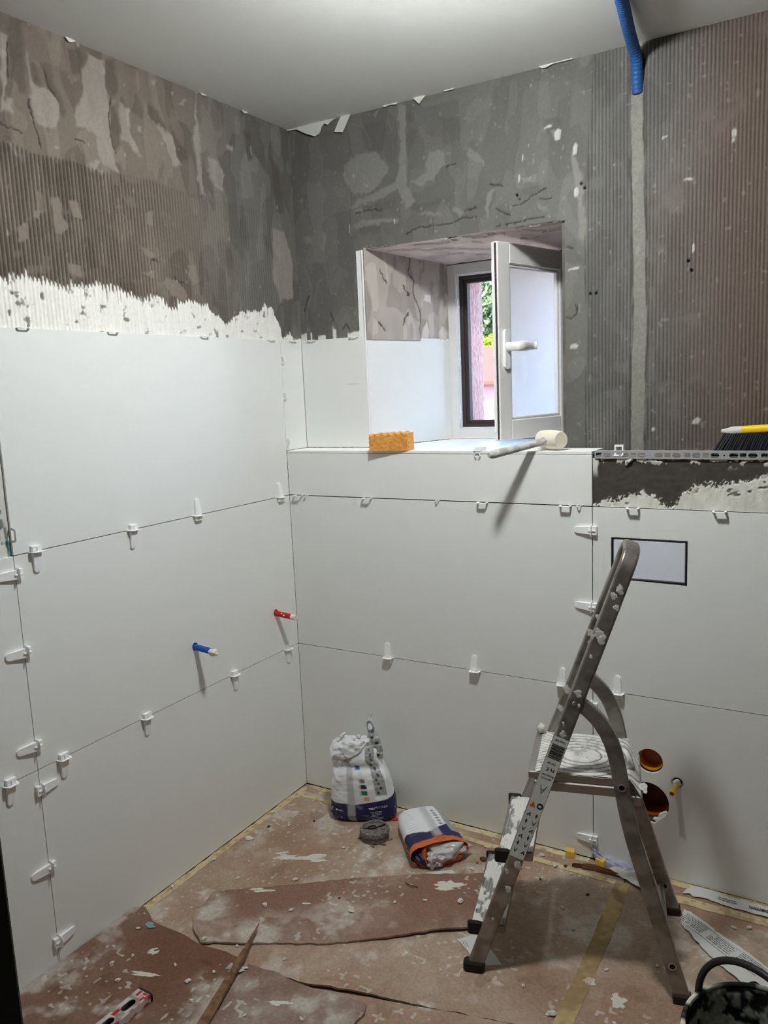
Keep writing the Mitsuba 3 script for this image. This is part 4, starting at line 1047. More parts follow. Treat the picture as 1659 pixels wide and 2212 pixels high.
def sheet(key, pts, z0, th, mat, lift=None, step=.02, amp=.0012, seed=0, grid=None):
    """A flat sheet; with lift the outline is triangulated finely and raised by lift(x, y)."""
    pg = ragged(pts, step, amp, seed)
    if lift is None:
        m = extrude(pg, th); m.apply_translation([0, 0, z0])
    else:
        m = extrude(pg, th); m.apply_translation([0, 0, z0])
        m = m.subdivide_to_size(grid or .04, max_iter=8) if hasattr(m, 'subdivide_to_size') else m
        v = np.array(m.vertices); v[:, 2] += lift(v[:, 0], v[:, 1]); m.vertices = v
    return obj(key, m, mat)


k = thing('floor_board', 'large tan hardboard sheet covering the floor in the left corner under the bags', 'floor board')
sheet(k, [(.003, -.006), (.003, -1.25), (.50, -1.25), (.52, -.938), (.664, -.930), (.858, -.876), (1.029, -.84), (1.318, -.772), (1.322, -.006), (1.0, -.006), (.5, -.006)], -.004, .0055, 'm_board_tan',
      lift=lambda x, y: .006 * np.exp(-((x - .76) / .16) ** 2 - ((y + .91) / .05) ** 2), amp=.0015, seed=1)
k = thing('floor_board', 'tan hardboard sheet on the right beyond the seam tape', 'floor board')
sheet(k, [(1.324, -.006), (1.320, -.775), (1.318, -1.3), (2.28, -1.3), (2.28, -.006), (1.8, -.006)], -.004, .005, 'm_board_tan', amp=.0012, seed=2)
k = thing('floor_board', 'tan hardboard sheet along the bottom edge of the picture, right of the wooden sliver', 'floor board')
sheet(k, [(.505, -1.255), (.54, -.945), (.664, -.937), (.858, -.883), (1.029, -.8415), (1.10, -.8245), (1.316, -.7735), (1.316, -2.1), (.505, -2.1)], -.006, .005, 'm_board_tan', lift=lambda x, y: .0025 * sst(.95, 1.06, x), amp=.0006, seed=3)
k = thing('floor_board', 'reddish brown loose board lying across the middle of the floor', 'floor board')
def lift_m(x, y):
    return .010 * sst(.62, 1.0, x) * sst(-.42, -.56, y) + .004 * sst(.25, .05, np.hypot(x - .30, y + .95))
kk = sheet(k, [(.160, -.735), (.32, -.628), (.52, -.478), (.72, -.350), (.93, -.238), (1.0, -.30), (1.04, -.42), (1.012, -.505), (.90, -.575), (.78, -.672), (.627, -.777), (.46, -.86), (.300, -.946), (.235, -.91), (.195, -.868), (.178, -.80)], .0022, .0055, 'm_board_red', lift=lift_m, amp=.0016, seed=4)
k = thing('floor_board', 'dark brown loose board in the lower left corner against the left wall', 'floor board')
sheet(k, [(.002, -.930), (.030, -.912), (.097, -.942), (.20, -.94), (.313, -.950), (.40, -.938), (.461, -.940), (.480, -1.0), (.50, -1.10), (.525, -1.18), (.56, -1.30), (.56, -2.1), (.004, -2.1), (.002, -1.32)], .0025, .006, 'm_board_brown', lift=lambda x, y: .012 * sst(.12, .02, x), amp=.0012, seed=5)
k = thing('floor_board', 'greyish dusty board end at the bottom edge beside the wooden sliver', 'floor board')
sheet(k, [(.482, -.945), (.56, -.935), (.664, -.938), (.76, -.928), (.860, -.914), (.872, -.945), (.867, -.985), (.88, -1.30), (.88, -2.1), (.565, -2.1), (.565, -1.30), (.535, -1.16), (.50, -1.03)], .0015, .005, 'm_board_grey', amp=.0014, seed=6)
bsdf('m_sliver', speckle((128, 98, 74), (104, 78, 58), 60, .4, .6), 0.8, 0.2)
t = thing('wood_sliver', 'thin pointed wooden sliver sticking up between the two front boards', 'wood sliver')
m = trimesh.convex.convex_hull(np.array([(.420, -.820, .034), (.424, -.822, .034), (.458, -.94, .012), (.468, -.942, .012), (.458, -.94, .020), (.468, -.942, .020), (.524, -1.16, .010), (.537, -1.16, .010), (.524, -1.16, .015), (.537, -1.16, .015), (.575, -1.4, .010), (.590, -1.4, .010), (.575, -1.4, .015), (.590, -1.4, .015)]))
obj(t, m, 'm_sliver')


def tape(text, pts, w, mat='m_tape', z=.0012, seed=0, cat_='tape'):
    t = thing('masking_tape', text, cat_)
    pg = LineString(pts).buffer(w / 2, cap_style=2, join_style=2)
    pg = Polygon(ragged(list(pg.exterior.coords)[:-1], .02, .0012, seed).exterior.coords)
    m = extrude(pg, .0007); m.apply_translation([0, 0, z]); obj(t, m, mat)


tape('yellow masking tape along the floor edge of the left wall', [(.0155, -.03), (.0155, -.5), (.0155, -.93)], .028, 'm_tape', .0016, 41)
tape('pale masking tape on the floor edge right under the back wall', [(.03, -.0155), (.6, -.0155), (1.19, -.0155)], .026, 'm_tape_pale', .0016, 42)
tape('yellow masking tape a hand off the back wall, behind the bags and ladder', [(.03, -.086), (.4, -.088), (.74, -.08), (.98, -.088), (1.30, -.098)], .024, 'm_tape', .0024, 43)
tape('yellow masking tape on the board seam running from the ladder to the bottom edge', [(1.322, -.09), (1.333, -.4), (1.334, -.74), (1.33, -1.3)], .048, 'm_tape_dirty', .0018, 44)
tape('yellow masking tape near the back wall to the right of the ladder', [(1.42, -.094), (1.6, -.093), (1.85, -.09)], .036, 'm_tape', .0018, 45)
tape('yellow masking tape right under the back wall to the right of the ladder', [(1.43, -.014), (1.6, -.014), (1.85, -.014)], .03, 'm_tape', .0016, 46)

# ------------------------------------------------------------------ bags
def ell(a, n): return np.sign(a) * np.abs(a) ** n


BAG_TINT = {}


def print_on(C, m, col): C[:] = C * (1 - m[..., None]) + lin(col) * m[..., None]


def rect(U, V, u0, u1, v0, v1, s=.002): return sst(-s, s, U - u0) * sst(s, -s, U - u1) * sst(-s, s, V - v0) * sst(s, -s, V - v1)


t = thing('plaster_bag', 'open white and navy plaster bag standing upright in the corner', 'bag')
BO = np.array([.352, -.108, .002]); by = math.radians(24); BXd = np.array([math.cos(by), math.sin(by), 0]); BYd = np.array([-math.sin(by), math.cos(by), 0])
zr = [0, .012, .03, .06, .09, .13, .17, .205, .235, .26, .285, .30]
lf = [-.105, -.122, -.128, -.126, -.124, -.122, -.120, -.114, -.120, -.128, -.118, -.094]
rt = [.105, .120, .124, .122, .117, .108, .098, .078, .058, .060, .058, .050]
dp = [.044, .055, .060, .062, .062, .060, .058, .050, .044, .036, .024, .013]
cy_ = [0, 0, 0, .002, .004, .006, .010, .014, .018, .024, .032, .040]
nth, nz = 260, 150
zv = np.linspace(0, .300, nz); th = np.linspace(0, 2 * np.pi, nth)


def bag_point(TH, Zv):
    l = np.interp(Zv, zr, lf); r_ = np.interp(Zv, zr, rt); d = np.interp(Zv, zr, dp); c = np.interp(Zv, zr, cy_)
    ex = .62
    x = (l + r_) / 2 + (r_ - l) / 2 * ell(np.cos(TH), ex); y = c + d * ell(np.sin(TH), ex)
    q = np.stack([np.cos(TH) * 2, np.sin(TH) * 2, Zv * 22], -1)
    soft = sst(.02, .25, Zv)
    n1 = meshkit.fbm(q * np.array([1.2, 1.2, 1.1]), 3, 901) - .5; n2 = np.abs(meshkit.fbm(q * np.array([1.4, 1.4, .8]) + 5, 2, 905) - .5)
    rr = 1 + (.10 + .22 * soft) * n1 - (.02 + .20 * soft) * n2 
    x = (l + r_) / 2 + (x - (l + r_) / 2) * (1 + .3 * (rr - 1)); y = c + (y - c) * rr
    y = y - .010 * np.exp(-((Zv - .205) / .014) ** 2) * (y < c) * -1.3
    zz_ = Zv + .012 * soft * (meshkit.noise(q * 1.3 + 9, 907) - .5)
    return BO + x[..., None] * BXd + y[..., None] * BYd + np.stack([np.zeros_like(x), np.zeros_like(x), zz_], -1)


TH, ZV = np.meshgrid(th, zv)
P = bag_point(TH, ZV)
xl = ell(np.cos(TH), .62); front = np.sin(TH) < 0.05       # xl from -1 (left) to 1 (right)
C = np.empty(TH.shape + (3,)); C[:] = lin((222, 224, 226))
vz = ZV + .012 * (1 - xl) * -.4
nv = rect(xl, ZV, -2, 2, -1, .078 + 0, .0015); tilt = ZV - (.072 + .020 * np.clip(xl + .3, 0, 2))
nvm = sst(.0015, -.0015, np.where(xl < -.32, ZV - .078, tilt)); print_on(C, nvm, (32, 30, 72))
gr = rect(xl, ZV, -.42, -.20, -1, .27, .012) * front; print_on(C, gr * .8, (168, 170, 172))
for i, (v, c) in enumerate([(.206, (34, 118, 176)), (.185, (206, 208, 208)), (.163, (112, 98, 102)), (.141, (40, 36, 42)), (.119, (22, 112, 88)), (.098, (208, 164, 104))]):
    u0 = -.06 + .030 * (i); m = rect(xl, ZV, u0, u0 + .20, v - .0080, v + .0080, .0012) * front; m = m * (1 - sst(-.0, .01, (xl - u0 - .18) * .3 + (ZV - v - .004) * 1.5) * .9); print_on(C, m, c)
ic = rect(xl, ZV, .50, .86, .108, .29, .003) * front; tone = .75 + .35 * npnoise(xl, ZV, 5, 30, 930, 2); C[:] = C * (1 - ic[..., None]) + (lin((150, 152, 150)) * tone[..., None]) * ic[..., None]
for v in (.108, .142, .170, .196, .222, .250, .276): m = rect(xl, ZV, .50, .86, v - .001, v + .001, .0008) * front; print_on(C, m * .8, (214, 216, 214))
for i in range(11):
    v = .118 + .0165 * i; u = .60 + .16 * ((i * 37 % 10) / 10); m = sst(1.2, .8, np.hypot((xl - u) / .05, (ZV - v) / .0055)) * front; print_on(C, m * .85, (42, 42, 44))
for i in range(16):
    v = .268 - .011 * i; u = -.92 + .1 * (i % 3); m = rect(xl, ZV, u, u + .10 + .16 * ((i * 53 % 7) / 7), v - .0012, v + .0012, .0010) * front * sst(.34, .5, npnoise(xl, ZV, 60, 400, 933)); print_on(C, m * .7, (92, 94, 96))
scratch = sst(.74, .80, npnoise(xl, ZV, 9, 60, 935, 3)) * .25; print_on(C, scratch, (190, 186, 180))
F = []
i, j = np.meshgrid(np.arange(nth - 1), np.arange(nz - 1)); q = np.stack([j * nth + i, j * nth + i + 1, (j + 1) * nth + i + 1, (j + 1) * nth + i], -1).reshape(-1, 4)
V = np.vstack([P.reshape(-1, 3), P[0].mean(0)[None], P[-1].mean(0)[None] - [0, 0, .012]]); CC = np.vstack([C.reshape(-1, 3), C[0, :1], lin((214, 214, 212))[None]])
F = np.vstack([q[:, [0, 1, 2]], q[:, [0, 2, 3]], np.stack([np.full(nth - 1, len(V) - 2), np.arange(1, nth), np.arange(nth - 1)], 1), np.stack([np.full(nth - 1, len(V) - 1), (nz - 1) * nth + np.arange(nth - 1), (nz - 1) * nth + np.arange(1, nth)], 1)])
obj(t + '__sack', (V, F), 'm_vertex_gloss', smooth=True, color=np.clip(CC, 0, 1))


def on_bag(mesh, th0, z0, k_=1.0, off=.0024, tilt_=0.0):
    """Lays flat lettering (x along, y up, metres) on the bag's front."""
    v = np.array(mesh.vertices); x, y = v[:, 0], v[:, 1]
    x, y = x * math.cos(tilt_) - y * math.sin(tilt_), x * math.sin(tilt_) + y * math.cos(tilt_)
    z = z0 + y; w = np.interp(z, zr, rt) - np.interp(z, zr, lf)
    u = th0 + 2 * x / w                                  # xl coordinate
    u = np.clip(u, -.99, .99); a = np.arccos(ell(u, 1 / .62)); TH_ = 2 * np.pi - a
    p = bag_point(TH_, z); e = 1e-3
    nx = np.cross(bag_point(TH_ + e, z) - p, bag_point(TH_, z + e) - p); nx /= np.linalg.norm(nx, axis=1, keepdims=True)
    out = np.where((nx @ (-BYd))[:, None] < 0, -nx, nx)
    m = trimesh.Trimesh(p + out * (off + v[:, 2:3] * .3), mesh.faces, process=False)
    return m


bsdf('m_print_white', L3(196, 200, 208), 0.5, 0.3)
def lettering(txt, h): return meshkit.text_mesh(txt, h, .0006).subdivide_to_size(.004, max_iter=6) if hasattr(trimesh.Trimesh, 'subdivide_to_size') else meshkit.text_mesh(txt, h, .0006)


ms = [on_bag(lettering('PEYDMA', .0085), .40, .060, tilt_=.10)]
lg = [xform(bx(-.0016, .0016, -.0048, .0048, 0, .0006), frame([i * .0052 - .012, .004, 0], [.8, .6, 0], [-.6, .8, 0], [0, 0, 1])) for i in range(4)]
ms.append(on_bag(cat(lg).subdivide_to_size(.003), .34, .058, tilt_=.10))
for i in range(7):
    ln = .045 - .004 * (i * 5 % 4); ms.append(on_bag(bx(0, ln, 0, .0016, 0, .0006).subdivide_to_size(.004), .26 + .02 * (i % 3), .046 - .0058 * i, tilt_=.09))
ms.append(on_bag(cat([bx(0, .008, 0, .008, 0, .0006), bx(.011, .028, .005, .0065, 0, .0006), bx(.011, .028, .001, .0025, 0, .0006)]).subdivide_to_size(.004), -.80, .047))
for ch, u0, v0, h0 in (('v', -.78, .018, .008), ('0', -.66, .018, .009), ('V', -.985, .045, .012), ('Z', -.95, .045, .012)): ms.append(on_bag(lettering(ch, h0), u0, v0))
for q in ms: obj(t + '__lettering', q, 'm_print_white')
# folded-over torn mouth and the tall ear
def ribbon(pts, w, nrm, seed, thick=.0012, crease=.004):
    """A crumpled strip of bag foil along pts, w wide (one per point)."""
    p = spline(pts, 40); w = np.interp(np.linspace(0, 1, 40), np.linspace(0, 1, len(w)), w); u = np.linspace(-1, 1, 15)
    tg = np.gradient(p, axis=0); tg /= np.linalg.norm(tg, axis=1, keepdims=True); s = np.cross(tg, nrm); s /= np.linalg.norm(s, axis=1, keepdims=True); nn = np.cross(s, tg)
    A, B = np.meshgrid(u, np.arange(40))
    bend = crease * (meshkit.fbm(np.stack([A * 2.2, B * .16, A * 0], -1), 3, seed) - .5) * 4 - crease * 1.6 * A ** 2
    Pp = p[B] + s[B] * (A * w[B])[..., None] + nn[B] * bend[..., None]
    na = 15; i, j = np.meshgrid(np.arange(na - 1), np.arange(39)); q = np.stack([j * na + i, j * na + i + 1, (j + 1) * na + i + 1, (j + 1) * na + i], -1).reshape(-1, 4)
    n_ = np.repeat(nn[:, None], na, 1).reshape(-1, 3); V = np.vstack([Pp.reshape(-1, 3), Pp.reshape(-1, 3) - n_ * thick]); Nn = len(n_)
    F = np.vstack([q[:, [0, 1, 2]], q[:, [0, 2, 3]], (q + Nn)[:, [0, 2, 1]], (q + Nn)[:, [0, 3, 2]]])
    return V, F, np.vstack([np.stack([A, B / 39.0], -1).reshape(-1, 2)] * 2)


def foil(key, pts, w, nrm, seed, paint, crease=.004):
    V, F, UV = ribbon(pts, w, nrm, seed, crease=crease); C = np.empty((len(V), 3)); C[:] = lin((222, 224, 226)); paint(C, UV); obj(key, (V, F), 'm_vertex_gloss', smooth=True, color=np.clip(C, 0, 1))


def W(x, y, z): return BO + x * BXd + y * BYd + np.array([0, 0, z])


def ear_paint(C, UV):
    u, v = UV.T
    m = sst(.0, .05, v - .05) * sst(.75, .55, v); C[:] = C * (1 - m[:, None]) + lin((150, 152, 152)) * m[:, None]
    for v0 in (.2, .36, .5): q = sst(.03, .0, np.abs(v - v0)); C[:] = C * (1 - q[:, None] * .8) + lin((218, 220, 220)) * q[:, None] * .8
    for i in range(5):
        q = sst(1.2, .7, np.hypot((u - .3 * (-1) ** i) / .35, (v - .16 - .12 * i) / .035)); C[:] = C * (1 - q[:, None]) + lin((36, 36, 38)) * q[:, None]
    q = sst(.35, .2, np.abs(np.hypot(u / .9, (v - .74) / .1) - 1)); C[:] = C * (1 - q[:, None] * .8) + lin((60, 60, 62)) * q[:, None] * .8


foil(t + '__torn_ear', [W(.050, .000, .215), W(.052, .002, .26), W(.046, .012, .305), W(.030, .030, .345), W(.032, .040, .392)], [.026, .027, .020, .013, .009], -BYd, 41, ear_paint)
def plain(C, UV): C[:] = C * (.9 + .12 * npnoise(UV[:, 0], UV[:, 1], 3, 6, 44))[:, None]


foil(t + '__folded_flap', [W(-.110, -.020, .245), W(-.075, -.030, .272), W(-.040, -.028, .283), W(-.005, -.012, .290), W(.012, -.004, .300)], [.020, .030, .032, .026, .010], unit(-BYd + np.array([0, 0, .5])), 43, plain, .006)
foil(t + '__torn_tip', [W(-.098, .010, .275), W(-.084, .018, .30), W(-.062, .026, .322)], [.014, .010, .003], -BYd, 45, plain)
foil(t + '__torn_tip', [W(-.035, .02, .292), W(-.012, .024, .305), W(-.004, .026, .318)], [.016, .012, .003], -BYd, 46, plain)
bsdf('m_red_tag', L3(206, 44, 44), 0.5, 0.3)
obj(t + '__red_tag', xform(cbox(-.012, .012, -.008, .008, 0, .002, .0008), frame(W(.118, -.030, .004), BXd, BYd, [0, 0, 1])), 'm_red_tag')

t = thing('plaster_bag', 'torn white and navy plaster bag lying on its side, orange-edged mouth open', 'bag')
ax = unit([-.70, .70, 0]); wx = np.array([.715, .70, 0]); wx = unit(np.array([ax[1], -ax[0], 0])) # wx to the right of the bag's length
B2 = np.array([.655, -.168, .004]); LH, WH, HH = .132, .092, .040
nu, nvv = 170, 150
uu = np.linspace(-1, 1, nu)              # along the length: -1 mouth (near the camera), 1 far end
tt_ = np.linspace(0, 2 * np.pi, nvv)
U, TT = np.meshgrid(uu, tt_, indexing='ij')


def bag2_point(U, TT):
    taper = np.sqrt(np.clip(1 - np.abs(U) ** 7 * .80, 0, 1)); w = WH * (1 + .10 * -U) * np.where(U > 0, taper ** .5, 1); h = HH * np.where(U > 0, taper, 1 - .25 * np.clip(-U - .7, 0, 1))
    x = w * ell(np.cos(TT), .6); z = HH * 1.0 + h * ell(np.sin(TT), .75)
    n = meshkit.fbm(np.stack([U * 2.4, np.cos(TT) * 1.6, np.sin(TT) * 1.6], -1), 3, 951) - .5
    z = z + .016 * n * np.sin(TT).clip(0); x = x * (1 + .06 * n)
    l = LH * U + .010 * (meshkit.noise(np.stack([TT * 1.4, U * 0, U * 0], -1), 953) - .5)
    return B2 + l[..., None] * ax + x[..., None] * wx + np.stack([x * 0, x * 0, z], -1)


P = bag2_point(U, TT); xl = ell(np.cos(TT), .6); topf = np.sin(TT) > -.2
C = np.empty(U.shape + (3,)); C[:] = lin((220, 222, 224))
nb = sst(.03, -.03, U + .45 + .32 * np.abs(xl + .2) * -1); print_on(C, nb, (34, 30, 74))
ed = sst(.03, -.03, U + .80 - .34 * np.clip(.3 - np.abs(xl - .1), 0, 1)); print_on(C, ed, (196, 96, 44))
g2 = rect(xl, U, -.08, .26, -.7, 2, .02) * topf; print_on(C, g2 * .75, (172, 174, 176))
im = rect(xl, U, .66, 1.2, -.55, .85, .02) * topf; C[:] = C * (1 - im[..., None]) + (lin((150, 154, 152)) * (.7 + .5 * npnoise(xl, U, 10, 9, 955, 2))[..., None]) * im[..., None]
for i in range(9):
    m = sst(1.2, .8, np.hypot((xl - .46) / .07, (U - .55 + .14 * i) / .045)) * topf * (i < 6); print_on(C, m * .75, (64, 66, 70))
for i in range(12):
    m = rect(xl, U, -.85, -.85 + .25 + .25 * (i * 31 % 5) / 5, .72 - .1 * i, .735 - .1 * i, .008) * topf; print_on(C, m * .6, (120, 122, 124))
na = nvv; i, j = np.meshgrid(np.arange(nvv - 1), np.arange(nu - 1)); q = np.stack([j * na + i, j * na + i + 1, (j + 1) * na + i + 1, (j + 1) * na + i], -1).reshape(-1, 4)
V = np.vstack([P.reshape(-1, 3), P[-1].mean(0)[None]]); CC = np.vstack([C.reshape(-1, 3), C[-1, :1]])
F = np.vstack([q[:, [0, 1, 2]], q[:, [0, 2, 3]], np.stack([np.full(nvv - 1, len(V) - 1), (nu - 1) * nvv + np.arange(nvv - 1), (nu - 1) * nvv + np.arange(1, nvv)], 1)])
obj(t + '__sack', (V, F), 'm_vertex_gloss', smooth=True, color=np.clip(CC, 0, 1))


def W2(l, x, z): return B2 + l * ax + x * wx + np.array([0, 0, z])


def orange(C, UV): C[:] = lin((196, 92, 40)); m = sst(.3, .6, np.abs(UV[:, 0])); C[:] = C * (1 - m[:, None] * .3)
def navy(C, UV): C[:] = lin((34, 30, 74)); m = sst(.72, .8, UV[:, 0]); C[:] = C * (1 - m[:, None]) + lin((196, 92, 40)) * m[:, None]


foil(t + '__orange_lip', [W2(-.118, -.030, .074), W2(-.110, .01, .082), W2(-.104, .05, .075), W2(-.112, .085, .060), W2(-.128, .105, .044)], [.008, .012, .012, .011, .008], np.array([0, 0, 1.0]), 61, orange, .003)
foil(t + '__orange_lip', [W2(-.118, -.035, .072), W2(-.140, -.055, .045), W2(-.150, -.050, .018), W2(-.150, .0, .008), W2(-.146, .06, .014), W2(-.132, .104, .040)], [.007, .010, .011, .012, .012, .009], -ax, 62, orange, .003)
foil(t + '__navy_flap', [W2(-.06, -.088, .058), W2(-.10, -.086, .050), W2(-.138, -.072, .034), W2(-.152, -.05, .012)], [.018, .020, .018, .012], unit(np.array([0, 0, 1.0]) - wx), 63, navy, .003)
bsdf('m_clear_bag', L3(196, 192, 192), 0.22, 0.5)
m = blob((.040, .078, .034), 67, 4, .30, 2.6); m2 = blob((.026, .028, .026), 68, 3, .5, 3.0)
obj(t + '__clear_lining', cat([xform(m, frame(W2(-.118, .028, .036), ax, wx, [0, 0, 1])), xform(m2, frame(W2(-.146, -.018, .030), ax, wx, [0, 0, 1]))]), 'm_clear_bag', smooth=40)

# ------------------------------------------------------------------ round tub with dusty lid
bsdf('m_tub', speckle((100, 95, 88), (140, 134, 126), 160, .5, .66), 0.75, 0.2)
bsdf('m_tub_dust', speckle((112, 106, 99), (80, 74, 70), 150, .5, .64), 0.9, 0.1)
t = thing('round_tub', 'round grey mortar-crusted tub with a wire on its lid, by the bags', 'tub')
oc = [.466, -.222, .0015]
obj(t + '__body', lathe([(0, 0), (.046, 0), (.050, .004), (.0505, .024), (.0545, .026), (.0545, .036), (.052, .040), (.0455, .040), (.0440, .037), (.0440, .0345), (0, .0345)], oc, sides=56), 'm_tub', smooth=35)
obj(t + '__lid_dust', cat([lathe([(0, .0335), (.0436, .0335), (.0436, .0350), (.03, .0360), (0, .0352)], oc, sides=40), xform(blob((.016, .013, .004), 71), frame([oc[0] + .008, oc[1] + .012, .0355], [1, 0, 0], [0, 1, 0], [0, 0, 1]))]), 'm_tub_dust', smooth=35)
obj(t + '__wire', cat([tube(spline([(oc[0] - .036, oc[1] - .016, .036), (oc[0] - .012, oc[1] - .010, .040), (oc[0] + .002, oc[1] + .002, .041), (oc[0] - .006, oc[1] + .012, .040), (oc[0] - .018, oc[1] + .004, .040), (oc[0] - .022, oc[1] - .008, .039)], 40), .0022, 8), tube(spline([(oc[0], oc[1], .040), (oc[0] + .014, oc[1] + .020, .040), (oc[0] + .022, oc[1] + .036, .042)], 16), .0032, 8)]), 'm_rubber', smooth=50)
obj(t + '__crust', cat([xform(blob((.012, .004, .003), 80 + i), frame([oc[0] + .055 * math.cos(a), oc[1] + .055 * math.sin(a), .004], [math.cos(a + .6), math.sin(a + .6), 0], [-math.sin(a + .6), math.cos(a + .6), 0], [0, 0, 1])) for i, a in enumerate([-2.6, -1.2, -.5, .2])]), 'm_tub', smooth=True)

# ------------------------------------------------------------------ papers, foam wedges, sacking
bsdf('m_paper', L3(206, 205, 202), 0.75, 0.2)
bsdf('m_paper_lilac', L3(178, 178, 200), 0.7, 0.2)


def paper(text, pts, z=.004, th=.0006, lift=None, name='paper', cat_='paper', mat='m_paper', seed=0, amp=.0008):
    t = thing(name, text, cat_)
    pg = ragged(pts, .012, amp, seed); m = extrude(pg, th); m.apply_translation([0, 0, z])
    if lift is not None:
        m = m.subdivide_to_size(.012, max_iter=9); v = np.array(m.vertices); v[:, 2] += lift(v[:, 0], v[:, 1]); m.vertices = v
    obj(t + '__sheet', m, mat)
    return t


def print_lines(t, o, d, n, length, rows, gap, hh, z, lift=None, name='print', skip=0):
    d = unit([d[0], d[1]]); pe = np.array([-d[1], d[0]]); ms = []
    g = np.random.default_rng(len(labels))
    for i in range(rows):
        x = 0
        while x < length:
            w = g.uniform(.006, .018); w = min(w, length - x); a = np.asarray(o) + d * x - pe * gap * i
            m = xform(bx(0, w, -hh / 2, hh / 2, 0, .0004), frame([a[0], a[1], z + (lift(a[0], a[1]) if lift else 0)], [*d, 0], [*pe, 0], [0, 0, 1])); ms.append(m); x += w + .0025
    obj(t + '__' + name, cat(ms), 'm_ink_grey')


t = paper('small white printed slip under the lying bag', [(.728, -.330), (.80, -.275), (.818, -.284), (.757, -.350)], .0024, seed=1)
obj(t + '__print', cat([xform(bx(0, .010 + .006 * (i % 2), 0, .0022, 0, .0004), frame([.752 + .0075 * i, -.336 + .006 * i, .0031], [.5, -.5, 0], [.6, .6, 0], [0, 0, 1])) for i in range(7)]), 'm_ink')
t = paper('white card slip under the near front foot of the ladder', [(.962, -.575), (1.012, -.522), (1.118, -.612), (1.085, -.634), (1.058, -.618), (1.03, -.618)], .0020, seed=2)
print_lines(t, (.985, -.572), (.72, -.66), 1, .030, 3, .007, .0012, .0038)
d = unit([.80, -.62]) if False else unit([1.765 - 1.5, -.304 + .132]); pe = np.array([-d[1], d[0]])
def lstrip(x, y): return .0035 + .004 * np.sin((x - 1.5) * 22) ** 2
t = paper('long white printed strip torn from a sack, right of the ladder behind the bucket', [(1.518, -.138), (1.63, -.208), (1.78, -.305), (1.90, -.38), (1.88, -.44), (1.74, -.366), (1.715, -.392), (1.60, -.300), (1.522, -.212)], .0015, .0008, lstrip, seed=3, amp=.0015)
A0 = np.array([1.522, -.160])
for i in range(3):
    o = A0 + d * (.012 + .098 * i); print_lines(t, o, d, 1, .080, 5, .0075, .0028, .0028, lstrip, 'print')
for off in (.006, -.040):
    a = A0 + pe * off; fl = []
    for s in np.arange(.004, .28, .02): q = a + d * s; fl.append(xform(bx(0, .0202, -.0005, .0005, 0, .0004), frame([*q, .0030 + lstrip(*q)], [*d, 0], [*pe, 0], [0, 0, 1])))
    obj(t + '__ruled_line', cat(fl), 'm_ink_grey')
def lcr_(x, y): return .018 * npnoise(x, y, 26, 30, 970, 2) * sst(1.262, 1.30, x)
t = paper('crumpled white sack scrap behind the near rear ladder leg', [(1.262, -.03), (1.30, -.012), (1.345, -.02), (1.375, -.05), (1.42, -.085), (1.43, -.11), (1.385, -.112), (1.34, -.085), (1.295, -.065)], .003, .0008, lcr_, seed=4)
t = paper('torn printed white scrap stuck under the tape at the right end of the back wall', [(1.50, -.063), (1.518, -.012), (1.545, -.006), (1.64, -.016), (1.80, -.02), (1.80, -.066), (1.66, -.066), (1.56, -.058), (1.532, -.066), (1.52, -.055)], .0030, .0006, lambda x, y: .004 * npnoise(x, y, 30, 30, 972, 2), seed=5, amp=.002)
print_lines(t, (1.60, -.036), (1, -.03), 1, .055, 2, .009, .003, .0075)
q = meshkit.text_mesh('pamm', .014, .0006, bold=True); q.apply_transform(frame([1.745, -.040, .0080], [-1, .02, 0], [-.02, -1, 0], [0, 0, 1])); obj(t + '__lettering', q, 'm_ink')
t = thing('plastic_wrap', 'crumpled lilac plastic wrapper at the foot of the back wall under the ladder', 'wrapper')
V, F, UV = ribbon([np.array(p) for p in [(1.195, -.012, .050), (1.225, -.022, .036), (1.255, -.018, .022), (1.30, -.02, .018), (1.34, -.03, .012)]], [.004, .012, .018, .022, .014], np.array([0, -.6, .8]), 75, crease=.006)
obj(t, (V, F), 'm_paper_lilac', smooth=True)
t = thing('plastic_wrap', 'brownish rolled strip of foil lying on the tape under the ladder', 'wrapper')
V, F, UV = ribbon([np.array(p) for p in [(1.15, -.075, .010), (1.20, -.062, .012), (1.25, -.058, .013), (1.30, -.062, .010)]], [.006, .012, .013, .008], np.array([0, -.2, 1]), 76, crease=.004)
obj(t, (V, F), 'm_board_edge', smooth=True)
bsdf('m_foam', L3(226, 186, 78), 0.8, 0.2)
for i, (x, y, a, lb) in enumerate([(1.126, -.020, .2, 'small yellow foam wedge at the foot of the back wall, left of the upright joint'), (1.232, -.026, -.2, 'small yellow foam wedge at the foot of the back wall, right of the upright joint')]):
    t = thing('foam_wedge', lb, 'wedge'); obj(t, xform(trimesh.convex.convex_hull(np.array([(-.016, -.010, 0), (.016, -.010, 0), (-.016, .010, 0), (.016, .010, 0), (-.015, -.008, .022), (.014, -.008, .018), (-.015, .010, .026), (.014, .010, .024)])), frame([x, y, .0025], [math.cos(a), math.sin(a), 0], [-math.sin(a), math.cos(a), 0], [0, 0, 1])), 'm_foam')

# ------------------------------------------------------------------ bucket at the lower right
t = thing('bucket', 'black bucket crusted with grey mortar at the lower right corner', 'bucket')
bc_, RB, HB = np.array([1.800, -.885]), .150, .275
def bucket_paint(A, B, seed):
    C = np.empty(A.shape + (3,)); C[:] = lin((24, 25, 27)); n = npnoise(A, B, 75, 55, seed, 4); w = sst(.34, .48, n - .16 * sst(.20, .27, B)); C = blend(C, (134, 139, 128), w); C = blend(C, (176, 178, 166), sst(.62, .72, n) * .8); return C, w


